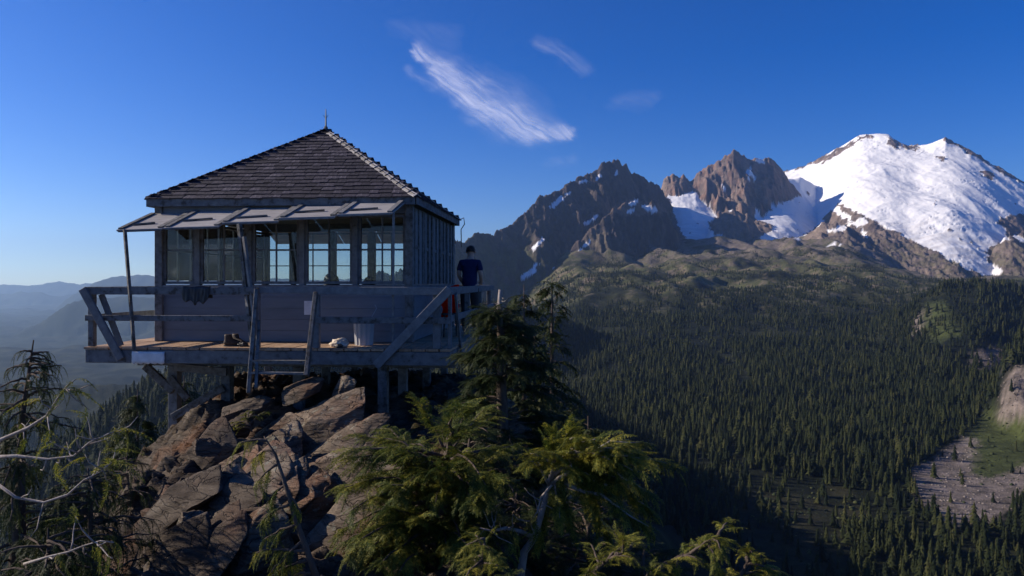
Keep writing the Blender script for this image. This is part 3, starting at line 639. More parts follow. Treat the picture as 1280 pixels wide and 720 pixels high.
# roof
OH = .15; EV = HW+OH; ZA = 3.95; ZR = ZE+.02
rb = MB(); rb.v = [(-EV, -EV, ZR), (EV, -EV, ZR), (EV, EV, ZR), (-EV, EV, ZR), (0, 0, ZA)]; rb.f = [(0, 1, 4), (1, 2, 4), (2, 3, 4), (3, 0, 4), (3, 2, 1, 0)]
roof = rb.build('roof', M['darkwood'], cabin)
for (p, q) in (((-EV, -EV), (EV, -EV)), ((EV, -EV), (EV, EV)), ((EV, EV), (-EV, EV)), ((-EV, EV), (-EV, -EV))):
    p = Vector((*p, ZR-.055)); q = Vector((*q, ZR-.055)); d = (q-p).normalized()
    MB().beam(p-d*.001, q-d*.026, .024, .13).build('fascia', M['paint'], roof)
shv = []
for i in range(4):
    wv = [.13, .16, .19, .22][i]; b = MB()
    b.hexa([(-wv/2, 0, 0), (wv/2, 0, 0), (wv/2, .2, 0), (-wv/2, .2, 0), (-wv/2, 0, .016), (wv/2, 0, .016), (wv/2, .2, .005), (-wv/2, .2, .005)])
    shv.append((wv, b.mesh('shingle')))
for _, m_ in shv: m_.materials.append(M['shingle'])
sl_len = math.hypot(EV, ZA-ZR); sl_ang = math.atan2(ZA-ZR, EV); NR = 21; ex = sl_len/NR
rest = MB()
for face in range(4):
    Rz = Matrix.Rotation(face*math.pi/2, 4, 'Z')
    for r_ in range(NR):
        d0 = r_*ex-.03; half = EV*(1-max(d0+.03, 0)/sl_len)+.01; x = -half+random.uniform(-.08, 0)
        while x < half:
            wv, m_ = random.choice(shv)
            x0 = max(x, -half); x1 = min(x+wv, half); wd = x1-x0
            if wd > .03:
                lift = .014+random.uniform(0, .006); dj = d0+random.uniform(-.012, .012)
                tw = random.uniform(-.02, .02)
                ym = Matrix.Translation((0, -EV, ZR)) @ Matrix.Rotation(sl_ang, 4, 'X') @ Matrix.Translation(((x0+x1)/2, dj, lift)) @ Matrix.Rotation(tw, 4, 'Z') @ Matrix.Rotation(-.05, 4, 'X') @ Matrix.Diagonal((wd*.965/wv, 1, 1, 1))
                mm = Rz @ ym
                if face == 0:
                    o = bpy.data.objects.new('shingle', m_); COL.objects.link(o); o.parent = roof; o.matrix_local = mm
                else:
                    rest.hexa([mm @ Vector(v.co) for v in m_.vertices])
            x += wv
stuff(rest.build('shingles', M['shingle'], roof))
for (sx, sy) in ((1, -1), (-1, -1), (1, 1), (-1, 1)):
    p = Vector((sx*EV, sy*EV, ZR+.02)); q = Vector((0, 0, ZA+.02)); n_ = 18
    for i in range(n_-1):
        a = p.lerp(q, i/n_); c_ = p.lerp(q, (i+1.15)/n_); b = MB(); 
        side = Vector((-sx*sy*0+sx, -sy, 0)).normalized(); side = Vector((sy, -sx, 0)).normalized()
        up = Vector((sx*.38, sy*.38, 1)).normalized()
        w1 = .075
        dn = Vector((0, 0, -.045))
        a2 = a+up*.035; c2 = c_+up*.018
        vs_ = [a2, a2+side*w1+dn, c2+side*w1+dn, c2, a2-side*w1+dn, c2-side*w1+dn]
        vs2 = [v-up*.012 for v in vs_]
        b.v = [tuple(v) for v in vs_+vs2]
        b.f = [(0, 3, 2, 1), (0, 4, 5, 3), (6, 7, 8, 9), (6, 9, 11, 10), (0, 1, 7, 6), (0, 6, 10, 4), (3, 9, 8, 2), (3, 5, 11, 9), (1, 2, 8, 7), (4, 10, 11, 5)]
        b.build('hip_shingle', M['hip'] if sx > 0 else M['shingle'], roof)  # sunlight painted in: right hips pale, left hips in the roof's dark shingle
b = MB().tube([(0, 0, ZA-.05), (0, 0, ZA+.08)], [.05, .035], 8).tube([(0, 0, ZA+.06), (0, 0, ZA+.42)], [.018, .008], 6).tube([(-.05, 0, ZA+.30), (0, 0, ZA+.24), (.05, 0, ZA+.31)], .006, 5)
b.build('lightning_rod', M['steel'], roof)
b = MB().tube([(HW+OH-.02, HW+OH+.0, ZR+.0), (HW+OH+.10, HW+OH, ZR+.06), (HW+OH+.12, HW+OH, ZR-.08), (HW+OH+.04, HW+OH, ZR-.2), (HW+OH+.05, HW+OH, ZR-.6)], .012, 5)
b.build('drip_wire', M['steel'], roof)
# raised shutters (awnings) along the front
zh = ZT+.17
us = [-2.26, -1.50, -.60, .32, 1.22, 2.10]
zo = [1.78, 1.81, 1.89, 1.95, 2.0]
for i in range(5):
    zh = ZT+[.0, .04, .09, .13, .17][i]; u0, u1 = us[i]+.01, us[i+1]-.01; vi, vo = -HW-.07, -HW-1.02+[0, .0, .06, .02, .03][i]; z1 = zo[i]; 
    b = MB(); th = .022
    b.hexa([(u0, vo, z1), (u1, vo, z1+.02), (u1, vi, zh), (u0, vi, zh), (u0, vo, z1+th), (u1, vo, z1+.02+th), (u1, vi, zh+th), (u0, vi, zh+th)])
    o = b.build('raised_shutter', M['plywood'], cabin)
    def on(u, f, e): return (u, vo+(vi-vo)*f, z1+(zh-z1)*f+e+.02*(u-u0)/(u1-u0))
    for (ua, fa, ub, fb, wd) in [(u0+.05, .02, u0+.05, .97, .07), (u1-.05, .02, u1-.05, .97, .07), (u0+.12, .25+.1*(i % 2), u1-.3, .32+.1*(i % 2), .05)][: 3]:
        MB().beam(on(ua, fa, th+.013), on(ub, fb, th+.013), wd, .022).build('batten', M['paintv'], o)
    MB().beam(on(u0+.02, .03, -.013), on(u1-.02, .03, -.013), .06, .022).build('batten', M['paintv'], o)
zh = ZT+.17
# shutters propped up on the left and back sides (seen through the glass)
for i in range(4):
    v0, v1 = lp[i]+.03, lp[i+1]-.03; th = .02
    b = MB().hexa([(-HW-.9, v0, 1.95), (-HW-.06, v0, zh), (-HW-.06, v1, zh), (-HW-.9, v1, 1.95), (-HW-.9, v0, 1.95+th), (-HW-.06, v0, zh+th), (-HW-.06, v1, zh+th), (-HW-.9, v1, 1.95+th)])
    if i > 2: b.build('raised_shutter', M['plywood'], cabin)
for i in range(5):
    u0, u1 = us[i]+.01, us[i+1]-.01
    b = MB().hexa([(u0, HW+.06, zh), (u1, HW+.06, zh), (u1, HW+.95, 1.9), (u0, HW+.95, 1.9), (u0, HW+.06, zh+.02), (u1, HW+.06, zh+.02), (u1, HW+.95, 1.92), (u0, HW+.95, 1.92)])
    b.build('raised_shutter', M['plywood'], cabin)
# props of the front shutters
for (pa, pb, r_) in [((156, 287, 11.3), (168, 438, 11.15), .022), ((492, 266, 11.05), (491, 432, 10.98), .017), ((299, 280, 11.2), (316, 432, 11.1), .032), ((305, 296, 11.15), (322, 432, 11.05), .025)]:
    MB().beam(Lc(W(*pa)), Lc(W(*pb)), r_*2, r_*1.6).build('shutter_prop', M['paintv'], cabin)

# ------------------------------------------------------------------ catwalk deck with railing
deck = thing('lookout_deck', 'weathered timber catwalk deck with white railing around the cabin', 'deck', CC, -TH)
U0, U1 = -HW-.58, HW+.86; V0, V1 = -HW-1.12, HW+1.05
def board(u0, u1, v0, v1):
    dz = random.uniform(-.004, .004)
    MB().box(u0, u1, v0, v1, -.04+dz, dz-.004).build('deck_board', M['deck'], deck)
u = U0
while u < U1-.05:
    wv = .205; board(u+.008, min(u+wv, U1)-.008, V0+random.uniform(-.02, .02), -HW-.01); board(u+.008, min(u+wv, U1)-.008, HW+.01, V1); u += wv
v = -HW
while v < HW-.05:
    wv = .205; board(U0, -HW-.01, v+.008, min(v+wv, HW)-.008); board(HW+.01, U1, v+.008, min(v+wv, HW)-.008); v += wv
def bm_(name, p, q, a, b, m='paint', par=None, **k): return MB().beam(p, q, a, b, **k).build(name, M[m], par or deck, bevel=.005)
# rim joists and frame
bm_('rim_joist', (U0+.02, V0+.03, -.15), (U1-.02, V0+.03, -.15), .045, .20); bm_('rim_joist', (U0+.02, V1-.03, -.15), (U1-.02, V1-.03, -.15), .045, .20)
bm_('rim_joist', (U0+.05, V0+.06, -.152), (U0+.05, V1-.06, -.152), .045, .19); bm_('rim_joist', (U1-.05, V0+.06, -.152), (U1-.05, V1-.06, -.152), .045, .19)
for uu in np.arange(U0+.6, U1-.3, .6): bm_('joist', (uu, V0+.06, -.14), (uu, V1-.06, -.14), .045, .17, 'paintv')
for vv in (-1.95, 0, 1.95): bm_('beam', (U0+.1, vv, -.33), (U1-.1, vv, -.33), .14, .2, 'paintv')
GZ = lambda p: float(knoll_z(np.array([p.x]), np.array([p.y]))[0])
def post_down(u, v, top, a, m='paintv'):
    wp = Matrix.Rotation(-TH, 3, 'Z') @ Vector((u, v, 0))+CC; z = GZ(wp)-CC.z-.25
    return bm_('support_post', (u, v, z), (u, v, top), a, a, m)
for (uu, vv) in ((-1.98, -1.95), (-1.05, -1.95), (.2, -1.95), (-1.98, 0), (-1.98, 1.95), (2.0, 0), (2.0, 1.95), (0, 0), (0, 1.95)): post_down(uu, vv, -.435, .16 if vv == -1.95 else .14)
post_down(1.95, V0+.13, -.25, .14); post_down(1.98, -1.95, -.435, .14)
bm_('knee_brace', (-2.45, -2.06, -.43), (-1.95, -2.06, -.86), .07, .13, 'paintv'); bm_('knee_brace', (-1.9, -2.06, -.62), (-.95, -2.06, -1.25), .06, .12, 'paintv') if 0 else None
bm_('knee_brace', (-1.93, -2.08, -.44), (-1.0, -2.08, -.52), .06, .13, 'paintv'); bm_('knee_brace', (-1.95, -2.08, -1.30), (-1.05, -2.08, -.78), .06, .13, 'paintv')
bm_('knee_brace', (-2.0, -2.09, -.62), (-1.68, -2.09, -.98), .05, .12, 'paintv')
# pale torn sheet tacked on the rim
sv = []; 
for i in range(15):
    for j in range(5):
        uu = -1.93+.52*i/14; zz = -.07-.185*j/4-(.012*math.sin(i*2.1) if j == 4 else 0)
        sv.append((uu, V0-.002-.012*abs(math.sin(i*.9+j*1.7)), zz))
o = link('rim_sheet', mesh_np('rim_sheet', sv, gridfaces(15, 5)), M['white_plastic'], deck); o.modifiers.new('thick', 'SOLIDIFY').thickness = .006
# railing
RZ, MZ = .86, .44
def rail(name, p, q, a=.045, b=.12, m='paint'): return bm_(name, p, q, a, b, m)
vF = V0+.06
gapL, gapR = Lc(W(318, 400, 11.1)).x, Lc(W(396, 400, 11.1)).x
rail('top_rail', (U0, vF-.028, RZ), (gapL+.03, vF-.028, RZ)); rail('top_rail', (gapR-.04, vF-.028, RZ+.0), (U1, vF-.028, RZ))
rail('top_rail', (gapL+.05, vF+.05, RZ+.01), (gapR-.06, vF+.05, RZ+.01), .04, .1)
rail('mid_rail', (U0, vF-.022, MZ), (gapL+.03, vF-.022, MZ), .03, .09); rail('mid_rail', (gapR-.02, vF-.022, MZ-.02), (U1, vF-.022, MZ-.02), .03, .10)
rail('top_rail', (U0+.03, vF+.06, RZ), (U0+.03, V1-.06, RZ)); rail('mid_rail', (U0+.03, vF+.06, MZ), (U0+.03, V1-.06, MZ), .03, .1)
rail('top_rail', (U1-.03, vF+.06, RZ), (U1-.03, V1-.06, RZ)); rail('mid_rail', (U1-.03, vF+.06, MZ), (U1-.03, V1-.06, MZ), .03, .1)
rail('top_rail', (U0+.06, V1-.03, RZ), (U1-.06, V1-.03, RZ)); rail('mid_rail', (U0+.06, V1-.03, MZ), (U1-.06, V1-.03, MZ), .03, .1)
for uu, a in ((U0+.07, .09), (gapL, .11), (gapR, .10), (U1-.22, .11)):
    bm_('rail_post', (uu, vF+.045, -.003), (uu, vF+.045, RZ+.03), a, .09)
for uu, vv in ((U1-.03, -.9), (U1-.03, .9), (U1-.08, V1-.1), (0, V1-.08), (U0+.08, 0), (U0+.08, V1-.1)):
    bm_('rail_post', (uu-.05 if uu > 0 else uu+.03, vv, -.003), (uu-.05 if uu > 0 else uu+.03, vv, RZ+.02), .09, .09)
bm_('rail_post', (U1-.035, vF+.1, -.003), (U1-.035, vF+.1, RZ-.062), .05, .09)
# outer diagonal braces
vB = V0-.055
bm_('diagonal_brace', (U0+.0, vB, RZ+.05), (U0+.56, vB, -.20), .04, .12, up=(0, 1, 0)) if 0 else None
MB().beam((U0+.02, vB, RZ+.03), (U0+.62, vB+.03, -.19), .12, .045, up=(0, 1, 0)).build('diagonal_brace', M['paint'], deck, bevel=.004)
MB().beam((U1-.0, vB, RZ+.03), (U1-1.12, vB+.03, -.26), .13, .045, up=(0, 1, 0)).build('diagonal_brace', M['paint'], deck, bevel=.004)
MB().beam((U0+.18, vF+.1, RZ-.06), (U0+.5, vF+.1, .0), .09, .03, up=(0, 1, 0)).build('diagonal_brace', M['paint'], deck)
MB().beam((U1+.02, vF+.3, RZ-.05), (U1+.02, vF+.9, -.18), .03, .10).build('diagonal_brace', M['paint'], deck)

# ladder up to the gate
lad = thing('wooden_ladder', 'weathered wooden ladder leaning against the front edge of the deck', 'ladder', Matrix.Rotation(-TH, 3, 'Z') @ Vector((0, V0-.3, 0))+Vector((CC.x, CC.y, -1.95)), -TH)
lo_ = lad.location.copy(); Rl = Matrix.Rotation(TH, 3, 'Z'); LL = lambda wv: Rl @ (Vector(wv)-lo_)
pt, pb = LL(W(321, 362, 10.92)), LL(W(311, 492, 10.35)); qt, qb = LL(W(395, 366, 10.86)), LL(W(383, 470, 10.35))
for a, b_ in ((pt, pb), (qt, qb)): MB().beam(a, b_, .055, .10).build('stringer', M['paintv'], lad, bevel=.005)
MB().beam(LL(W(324, 402, 10.85)), LL(W(320, 486, 10.3)), .04, .09).build('stringer', M['paintv'], lad)
for zz in (-1.14, -1.30):
    zl_ = zz-lo_.z; a = pt.lerp(pb, (zl_-pt.z)/(pb.z-pt.z)); b_ = qt.lerp(qb, (zl_-qt.z)/(qb.z-qt.z)); a = a+Vector((.03, 0, 0)); b_ = b_-Vector((.03, 0, 0)); MB().beam(a, b_, .10, .03).build('rung', M['paintv'], lad)

# ------------------------------------------------------------------ things on the deck
def at_deck(px, py_rail, Y, z=-1.0): return Vector(((px-640)/FPX*Y, Y, z))
# ribbed dustbin
p = at_deck(455, 0, 11.55); bn = thing('waste_bin', 'grey ribbed plastic bin standing on the deck against the wall', 'bin', p)
nb_ = 48; Vv = []; prof_ = [(0, .135), (.01, .142), (.10, .147), (.36, .165), (.40, .172)]
for zz, r_ in prof_:
    for k in range(nb_):
        a = 2*math.pi*k/nb_; q = r_-(.010 if (k % 4) < 2 and .005 < zz < .37 else 0); Vv.append((q*math.cos(a), q*math.sin(a), zz))
for zz, r_ in ((.40, .158), (.03, .125)):
    for k in range(nb_):
        a = 2*math.pi*k/nb_; Vv.append((r_*math.cos(a), r_*math.sin(a), zz))
F = []
for i in range(6):
    for k in range(nb_): F.append((i*nb_+k, i*nb_+(k+1) % nb_, (i+1)*nb_+(k+1) % nb_, (i+1)*nb_+k))
me = bpy.data.meshes.new('body'); me.from_pydata(Vv, [], F+[tuple(range(nb_-1, -1, -1)), tuple(6*nb_+k for k in range(nb_))]); link('body', me, M['grey_plastic'], bn)
MB().tube([(.186*math.cos(a), .186*math.sin(a), .405) for a in np.linspace(0, 2*np.pi, 33)], .012, 6, False).build('rim', M['grey_plastic'], bn, True)
MB().tube([(.1, -.05, .38), (.16, -.03, .5), (.20, 0, .58), (.17, .02, .63)], .006, 5).tube([(.02, 0, .38), (.2, .0, .425), (.36, .02, .425)], .008, 5).build('wire_handle', M['wire'], bn)
# lumps of cloth
def lump(name, px, Y, dims, m, label, cat, seed, z0=-1.0, n=1.0):
    bm = bmesh.new(); bmesh.ops.create_icosphere(bm, subdivisions=4, radius=1.0)
    P = np.array([v.co[:] for v in bm.verts]); F = np.array([[v.index for v in f.verts] for f in bm.faces]); bm.free()
    q = P*(1+fbm3(P*1.6+seed, 4, seed, .55)[:, None]*.6*n+(np.abs(perlin3(P*3.1+seed, seed+5))*-.35)[:, None]*n); q[:, 2] = np.maximum(q[:, 2], -.55)+.55
    o = link(name, mesh_np(name, q*np.array(dims), F, True), M[m]); o.location = at_deck(px, 0, Y, z0-.003); return tag(o, label, cat)
lump('cloth_bag', 424, 11.25, (.145, .12, .085), 'cream', 'crumpled cream cloth bag lying on deck boards beside the bin', 'bag', 3)
lump('dark_pouch', 424, 11.12, (.06, .04, .04), 'black_cloth', 'small black pouch lying in front of the cream cloth bag', 'pouch', 5)
# boots
def boot(px, Y, rz):
    r = thing('hiking_boot', 'dark brown hiking boot standing on deck boards beside the ladder', 'boot', at_deck(px, 0, Y), R(rz), 'pair of boots')
    V = []; n = 16
    rings = [(0, .115, .042, .0, .03), (.02, .135, .05, .0, .025), (.05, .13, .046, .0, .02), (.075, .095, .042, -.0, -.005), (.10, .062, .04, 0, -.035), (.15, .055, .042, 0, -.045), (.165, .05, .038, 0, -.045), (.15, .04, .03, 0, -.045)]
    for zz, lx, ly, _, ox in rings:
        for k in range(n):
            a = 2*math.pi*k/n; V.append((ox+lx*math.cos(a), ly*math.sin(a), zz+.018))
    F = [(i*n+k, i*n+(k+1) % n, (i+1)*n+(k+1) % n, (i+1)*n+k) for i in range(len(rings)-1) for k in range(n)]
    me = bpy.data.meshes.new('upper'); me.from_pydata(V, [], F+[tuple(range(n-1, -1, -1)), tuple((len(rings)-1)*n+k for k in range(n))]); me.polygons.foreach_set('use_smooth', [True]*len(me.polygons)); link('upper', me, M['boot'], r)
    b = MB(); pts = [(.03+.14*math.cos(a), .055*math.sin(a)) for a in np.linspace(0, 2*np.pi, 19)[:-1]]
    b.v = [(x, y, 0) for x, y in pts]+[(x, y, .02) for x, y in pts]; m_ = len(pts); b.f = [tuple(range(m_-1, -1, -1)), tuple(range(m_, 2*m_))]+[(i, (i+1) % m_, m_+(i+1) % m_, m_+i) for i in range(m_)]
    b.build('sole', M['black_cloth'], r)
boot(289, 11.35, 20); boot(297, 11.45, -25)
lump('dark_pouch', 304, 11.3, (.08, .07, .05), 'black_cloth', 'small dark bundle lying beside the boots', 'pouch', 9)
# black jacket over the rail
vJ = V0+.06-.028; uj0, uj1 = Lc(W(231, 370, 11.2)).x, Lc(W(266, 370, 11.2)).x
n_i, n_j = 26, 26; V = []
for i in range(n_i):
    fu = i/(n_i-1); uu = uj0+(uj1-uj0)*fu
    drop_f = .17+.09*math.sin(fu*2.6+.2)+.03*math.sin(fu*17); drop_b = .18
    for j in range(n_j):
        s_ = j/(n_j-1)*2-1
        fold = .018*math.sin(fu*14+abs(s_)*3)*abs(s_)+.01*math.sin(fu*31)
        if abs(s_) < .2: V.append((uu, vJ+s_/.2*.03, RZ+.068+.006*math.cos(fu*9)))
        else:
            k_ = (abs(s_)-.2)/.8; dr = drop_f if s_ < 0 else drop_b
            V.append((uu+.02*k_*math.sin(fu*6), vJ+math.copysign(.035+.012+abs(fold), s_), RZ+.066-k_*dr*1.0))
o = link('jacket', mesh_np('jacket', V, gridfaces(n_i, n_j), True), M['black_cloth']); o.modifiers.new('thick', 'SOLIDIFY').thickness = .008
o.location = CC; o.rotation_euler = (0, 0, -TH); tag(o, 'black rain jacket hung over the deck rail left of the ladder', 'jacket')
# white notice on wall
o = MB().box(.36, .60, -HW-.010, -HW-.006, .45, .68).build('notice_board', M['white_plastic']); o.location = CC; o.rotation_euler = (0, 0, -TH)
tag(o, 'pale square notice fixed to the cabin wall behind the ladder', 'notice')
# red cloth on the side deck
V = []
for i in range(18):
    for j in range(18):
        a, h_ = i/17, j/17
        V.append((-.15+.30*a*(1-.25*h_)+.03*math.sin(h_*7), .06*math.sin(a*9+h_*2)+.03*math.sin(h_*11), .02+.48*h_-.05*math.sin(a*5)*h_))
pr = at_deck(563, 0, 13.3)
o = link('red_jacket', mesh_np('red_jacket', V, gridfaces(18, 18), True), M['red']); o.modifiers.new('thick', 'SOLIDIFY').thickness = .003
o.location = pr+Vector((0, 0, .30)); o.rotation_euler = (0, 0, R(55)); tag(o, 'bright red cloth hanging over a camp stool behind the diagonal brace', 'cloth')
st_ = thing('camp_stool', 'low dark camp stool on the side deck under the red cloth', 'stool', pr, R(20))
MB().box(-.17, .17, -.14, .14, .40, .43).build('seat', M['black_cloth'], st_)
for sx in (-1, 1):
    for sy in (-1, 1): MB().beam((sx*.15, sy*.12, 0), (sx*.14, sy*.11, .40), .025, .025).build('leg', M['steel'], st_)
o.location = pr+Vector((0, -.02, .26)); o.scale = (1.35, 1.2, 1.25)

# ------------------------------------------------------------------ inside the cabin
def inside(u, v, z=.0): return Matrix.Rotation(-TH, 3, 'Z') @ Vector((u, v, z+.012))+CC
tb = thing('wooden_table', 'dark wooden table inside the cabin behind the windows', 'table', inside(.3, .4), -TH)
MB().box(-.7, .7, -.38, .38, .74, .78).build('tabletop', M['darkwood'], tb)
for sx in (-1, 1):
    for sy in (-1, 1): MB().box(sx*.62-.03, sx*.62+.03, sy*.3-.03, sy*.3+.03, 0, .74).build('leg', M['darkwood'], tb)
def pack(u, v, z, s_, label, seed):
    o = lump('backpack', 300, 12, (.17*s_, .13*s_, .26*s_), 'black_cloth', label, 'backpack', seed, n=.45); o.location = inside(u, v, z-.004); return o
pack(.0, .35, .785, 1.0, 'dark backpack standing on the table inside the cabin', 21)
pack(.72, .5, .785, .8, 'smaller dark pack at the table end nearest the closed shutters', 22)
bd = thing('wooden_bunk', 'dark wooden bunk along the back wall inside the cabin', 'bunk', inside(-1.1, 1.45), -TH)
MB().box(-.85, .85, -.4, .4, .40, .5).build('frame', M['darkwood'], bd); MB().box(-.82, .82, -.37, .37, .5, .62).build('mattress', M['trousers'], bd)
for sx in (-1, 1):
    for sy in (-1, 1): MB().box(sx*.8-.04, sx*.8+.04, sy*.36-.03, sy*.36+.03, 0, .4).build('leg', M['darkwood'], bd)

# ------------------------------------------------------------------ person on the side deck
def skin_obj(name, joints, edges, m, parent, sub=2, root=0):
    me = bpy.data.meshes.new(name); me.from_pydata([j[0] for j in joints], edges, []); o = link(name, me, m, parent)
    sk = o.modifiers.new('skin', 'SKIN'); sk.use_smooth_shade = True
    if not me.skin_vertices: 
        me.attributes.new('x', 'FLOAT', 'POINT')
    for i, j in enumerate(joints):
        r_ = j[1]; d = me.skin_vertices[0].data[i]; d.radius = r_ if hasattr(r_, '__len__') else (r_, r_); d.use_root = (i == root); d.use_loose = False
    ss = o.modifiers.new('sub', 'SUBSURF'); ss.levels = sub; ss.render_levels = sub
    return o
def ensure_skin(me): pass
pp = at_deck(587, 0, 14.2)
per = thing('person', 'person in a dark blue t-shirt seen from behind, looking out over the rail', 'person', pp, R(-12))
bj = [((0, 0, .96), (.10, .09)), ((0, .0, 1.12), (.10, .09)), ((0, .02, 1.30), (.115, .10)), ((0, .03, 1.43), (.09, .075)), ((0, .05, 1.52), (.055, .055)), ((0, .085, 1.58), (.07, .08)), ((0, .10, 1.66), (.078, .095)), ((0, .10, 1.73), (.055, .07)),
      ((-.17, .02, 1.42), (.06, .06)), ((-.23, -.01, 1.18), (.045, .045)), ((-.19, .16, 1.02), (.036, .036)), ((-.14, .24, 1.02), (.03, .02)),
      ((.17, .02, 1.42), (.06, .06)), ((.24, -.01, 1.18), (.045, .045)), ((.20, .16, 1.02), (.036, .036)), ((.15, .24, 1.02), (.03, .02)),
      ((-.10, 0, .88), (.10, .10)), ((-.11, .02, .50), (.06, .06)), ((-.11, -.02, .09), (.042, .042)), ((-.12, .13, .035), (.04, .03)),
      ((.10, 0, .88), (.10, .10)), ((.11, .02, .50), (.06, .06)), ((.11, -.02, .09), (.042, .042)), ((.12, .13, .035), (.04, .03))]
be = [(0, 1), (1, 2), (2, 3), (3, 4), (4, 5), (5, 6), (6, 7), (3, 8), (8, 9), (9, 10), (10, 11), (3, 12), (12, 13), (13, 14), (14, 15), (0, 16), (16, 17), (17, 18), (18, 19), (0, 20), (20, 21), (21, 22), (22, 23)]
for (b0, sx) in ((11, -1), (15, 1)):       # fingers and thumb on each hand
    base = Vector(bj[b0][0])
    for k, (dx, ln) in enumerate(((-.027, .06), (-.009, .072), (.009, .068), (.027, .05))):
        i = len(bj); bj.append((tuple(base+Vector((dx, .045, .0))), .009)); bj.append((tuple(base+Vector((dx, .045+ln*.7, -.02))), .008)); bj.append((tuple(base+Vector((dx, .045+ln*.8, -.05))), .007)); be += [(b0, i), (i, i+1), (i+1, i+2)]
    i = len(bj); bj.append((tuple(base+Vector((-sx*.04, .0, 0))), .01)); bj.append((tuple(base+Vector((-sx*.055, .04, -.015))), .008)); be += [(b0, i), (i, i+1)]
try:
    skin_obj('body', bj, be, M['skin'], per)
    skin_obj('shirt', [((0, 0, .86), (.18, .16)), ((0, 0, 1.12), (.16, .14)), ((0, .02, 1.30), (.172, .128)), ((0, .03, 1.435), (.128, .095)), ((0, .045, 1.475), (.075, .07)), ((-.175, .02, 1.425), (.075, .075)), ((-.225, 0, 1.24), (.066, .066)), ((.175, .02, 1.425), (.075, .075)), ((.235, 0, 1.24), (.066, .066))],
             [(0, 1), (1, 2), (2, 3), (3, 4), (3, 5), (5, 6), (3, 7), (7, 8)], M['blue_shirt'], per)
    skin_obj('trousers', [((0, 0, 1.0), (.14, .12)), ((-.10, 0, .86), (.115, .115)), ((-.11, .02, .50), (.078, .078)), ((-.11, -.01, .10), (.066, .066)), ((.10, 0, .86), (.115, .115)), ((.11, .02, .50), (.078, .078)), ((.11, -.01, .10), (.066, .066))], [(0, 1), (1, 2), (2, 3), (0, 4), (4, 5), (5, 6)], M['trousers'], per)
except Exception as e:
    print('SKIN', e)
bm = bmesh.new(); bmesh.ops.create_icosphere(bm, subdivisions=3, radius=1.0)
for v in list(bm.verts):
    if v.co.z < -.35 or (v.co.y > .45 and v.co.z < .35): bm.verts.remove(v)
for v in bm.verts:
    q = 1+.04*math.sin(v.co.x*23+v.co.z*17)*math.cos(v.co.y*19); v.co = Vector((v.co.x*.092*q, v.co.y*.112*q+.085, v.co.z*.105*q+1.675))
me = bpy.data.meshes.new('hair'); bm.to_mesh(me); bm.free(); link('hair', me, M['hair'], per).modifiers.new('thick', 'SOLIDIFY').thickness = .012
per.scale = (.96, .96, .96)
fb = MB()
for sx in (-1, 1): fb.tube([(sx*.082, .09, 1.62), (sx*.094, .085, 1.645), (sx*.082, .08, 1.67)], [.012, .018, .012], 6)
fb.build('ears', M['skin'], per, True)
fb = MB().tube([(0, .19, 1.655), (0, .215, 1.63), (0, .19, 1.615)], [.008, .014, .008], 6); fb.build('nose', M['skin'], per, True)

# ------------------------------------------------------------------ near vegetation
def make_spray(seed, L=1.0, nb=13, nj=5, droop=.35, wl=.027, ang=52):
    r = np.random.default_rng(seed); V = []; F = []
    def leaf(p, d, n, l, wd):
        s = np.cross(d, n); s /= (np.linalg.norm(s)+1e-9); b = len(V)
        V.extend([p+s*wd*1.25, p+d*l*1.05, p-s*wd*1.25]); F.append((b, b+1, b+2))
    def ax(s): return np.array([L*s*(1-.12*s*droop), .05*L*math.sin(s*3+seed), L*(.10*s-droop*s*s)])
    for i in range(nb):
        s = (i+.6)/nb; p = ax(s); tg = ax(min(s+.04, 1.04))-ax(s-.02); tg /= np.linalg.norm(tg)
        leaf(p-tg*L*.03, tg, np.array([0, 0, 1.]), L/nb*1.5, wl*.5*L)
        for sd_ in (-1, 1):
            l = L*(.30*(1-s)**.6+.055)*r.uniform(.65, 1.2); a = R(ang+r.uniform(-12, 12))
            side = np.cross(np.array([0, 0, 1.]), tg)*sd_; d = tg*math.cos(a)+side*math.sin(a)+np.array([0, 0, r.uniform(-.3, .12)-droop*.3]); d /= np.linalg.norm(d)
            n = np.array([r.uniform(-.4, .4), r.uniform(-.4, .4), 1.])
            leaf(p, d, n, l*1.02, wl*.42*L)
            for j in range(nj):
                f = (j+.5)/nj; q = p+d*l*f+np.array([0, 0, -.12*l*f*f])
                for s2 in (-1, 1):
                    sv_ = np.cross(n, d); sv_ /= np.linalg.norm(sv_); d2 = d*.72+sv_*s2*.7+np.array([0, 0, r.uniform(-.25, .1)]); d2 /= np.linalg.norm(d2)
                    leaf(q, d2, n, l*(.42*(1-f)+.14)*r.uniform(.8, 1.2), wl*.55*L)
    return np.array(V), np.array(F)
SP = [make_spray(i, nb=13, nj=2, wl=.022, ang=46, droop=.25+.1*(i % 4)) for i in range(8)]
SPD = [make_spray(20+i, nb=12, nj=2, droop=.75+.12*i, ang=38, wl=.021) for i in range(5)]
SPS = [make_spray(40+i, nb=7, nj=2, droop=.35+.1*i, wl=.055) for i in range(4)]   # coarse, for trees farther off
def assemble(name, items, lib, m, parent):
    Vs = []; Fs = []; b = 0
    for k, (p, d, s, roll) in enumerate(items):
        V, F = lib[k % len(lib)]
        x = Vector(d).normalized(); up = Vector((0, 0, 1)); y = up.cross(x)
        if y.length < .05: y = Vector((0, 1, 0)).cross(x)
        y.normalize(); z = x.cross(y); q = Matrix.Rotation(roll, 3, x); y = q @ y; z = q @ z
        Mx = np.array([x[:], y[:], z[:]])*s
        Vs.append(V @ Mx+np.array(p)); Fs.append(F+b); b += len(V)
    return link(name, mesh_np(name, np.concatenate(Vs), np.concatenate(Fs)), m, parent)
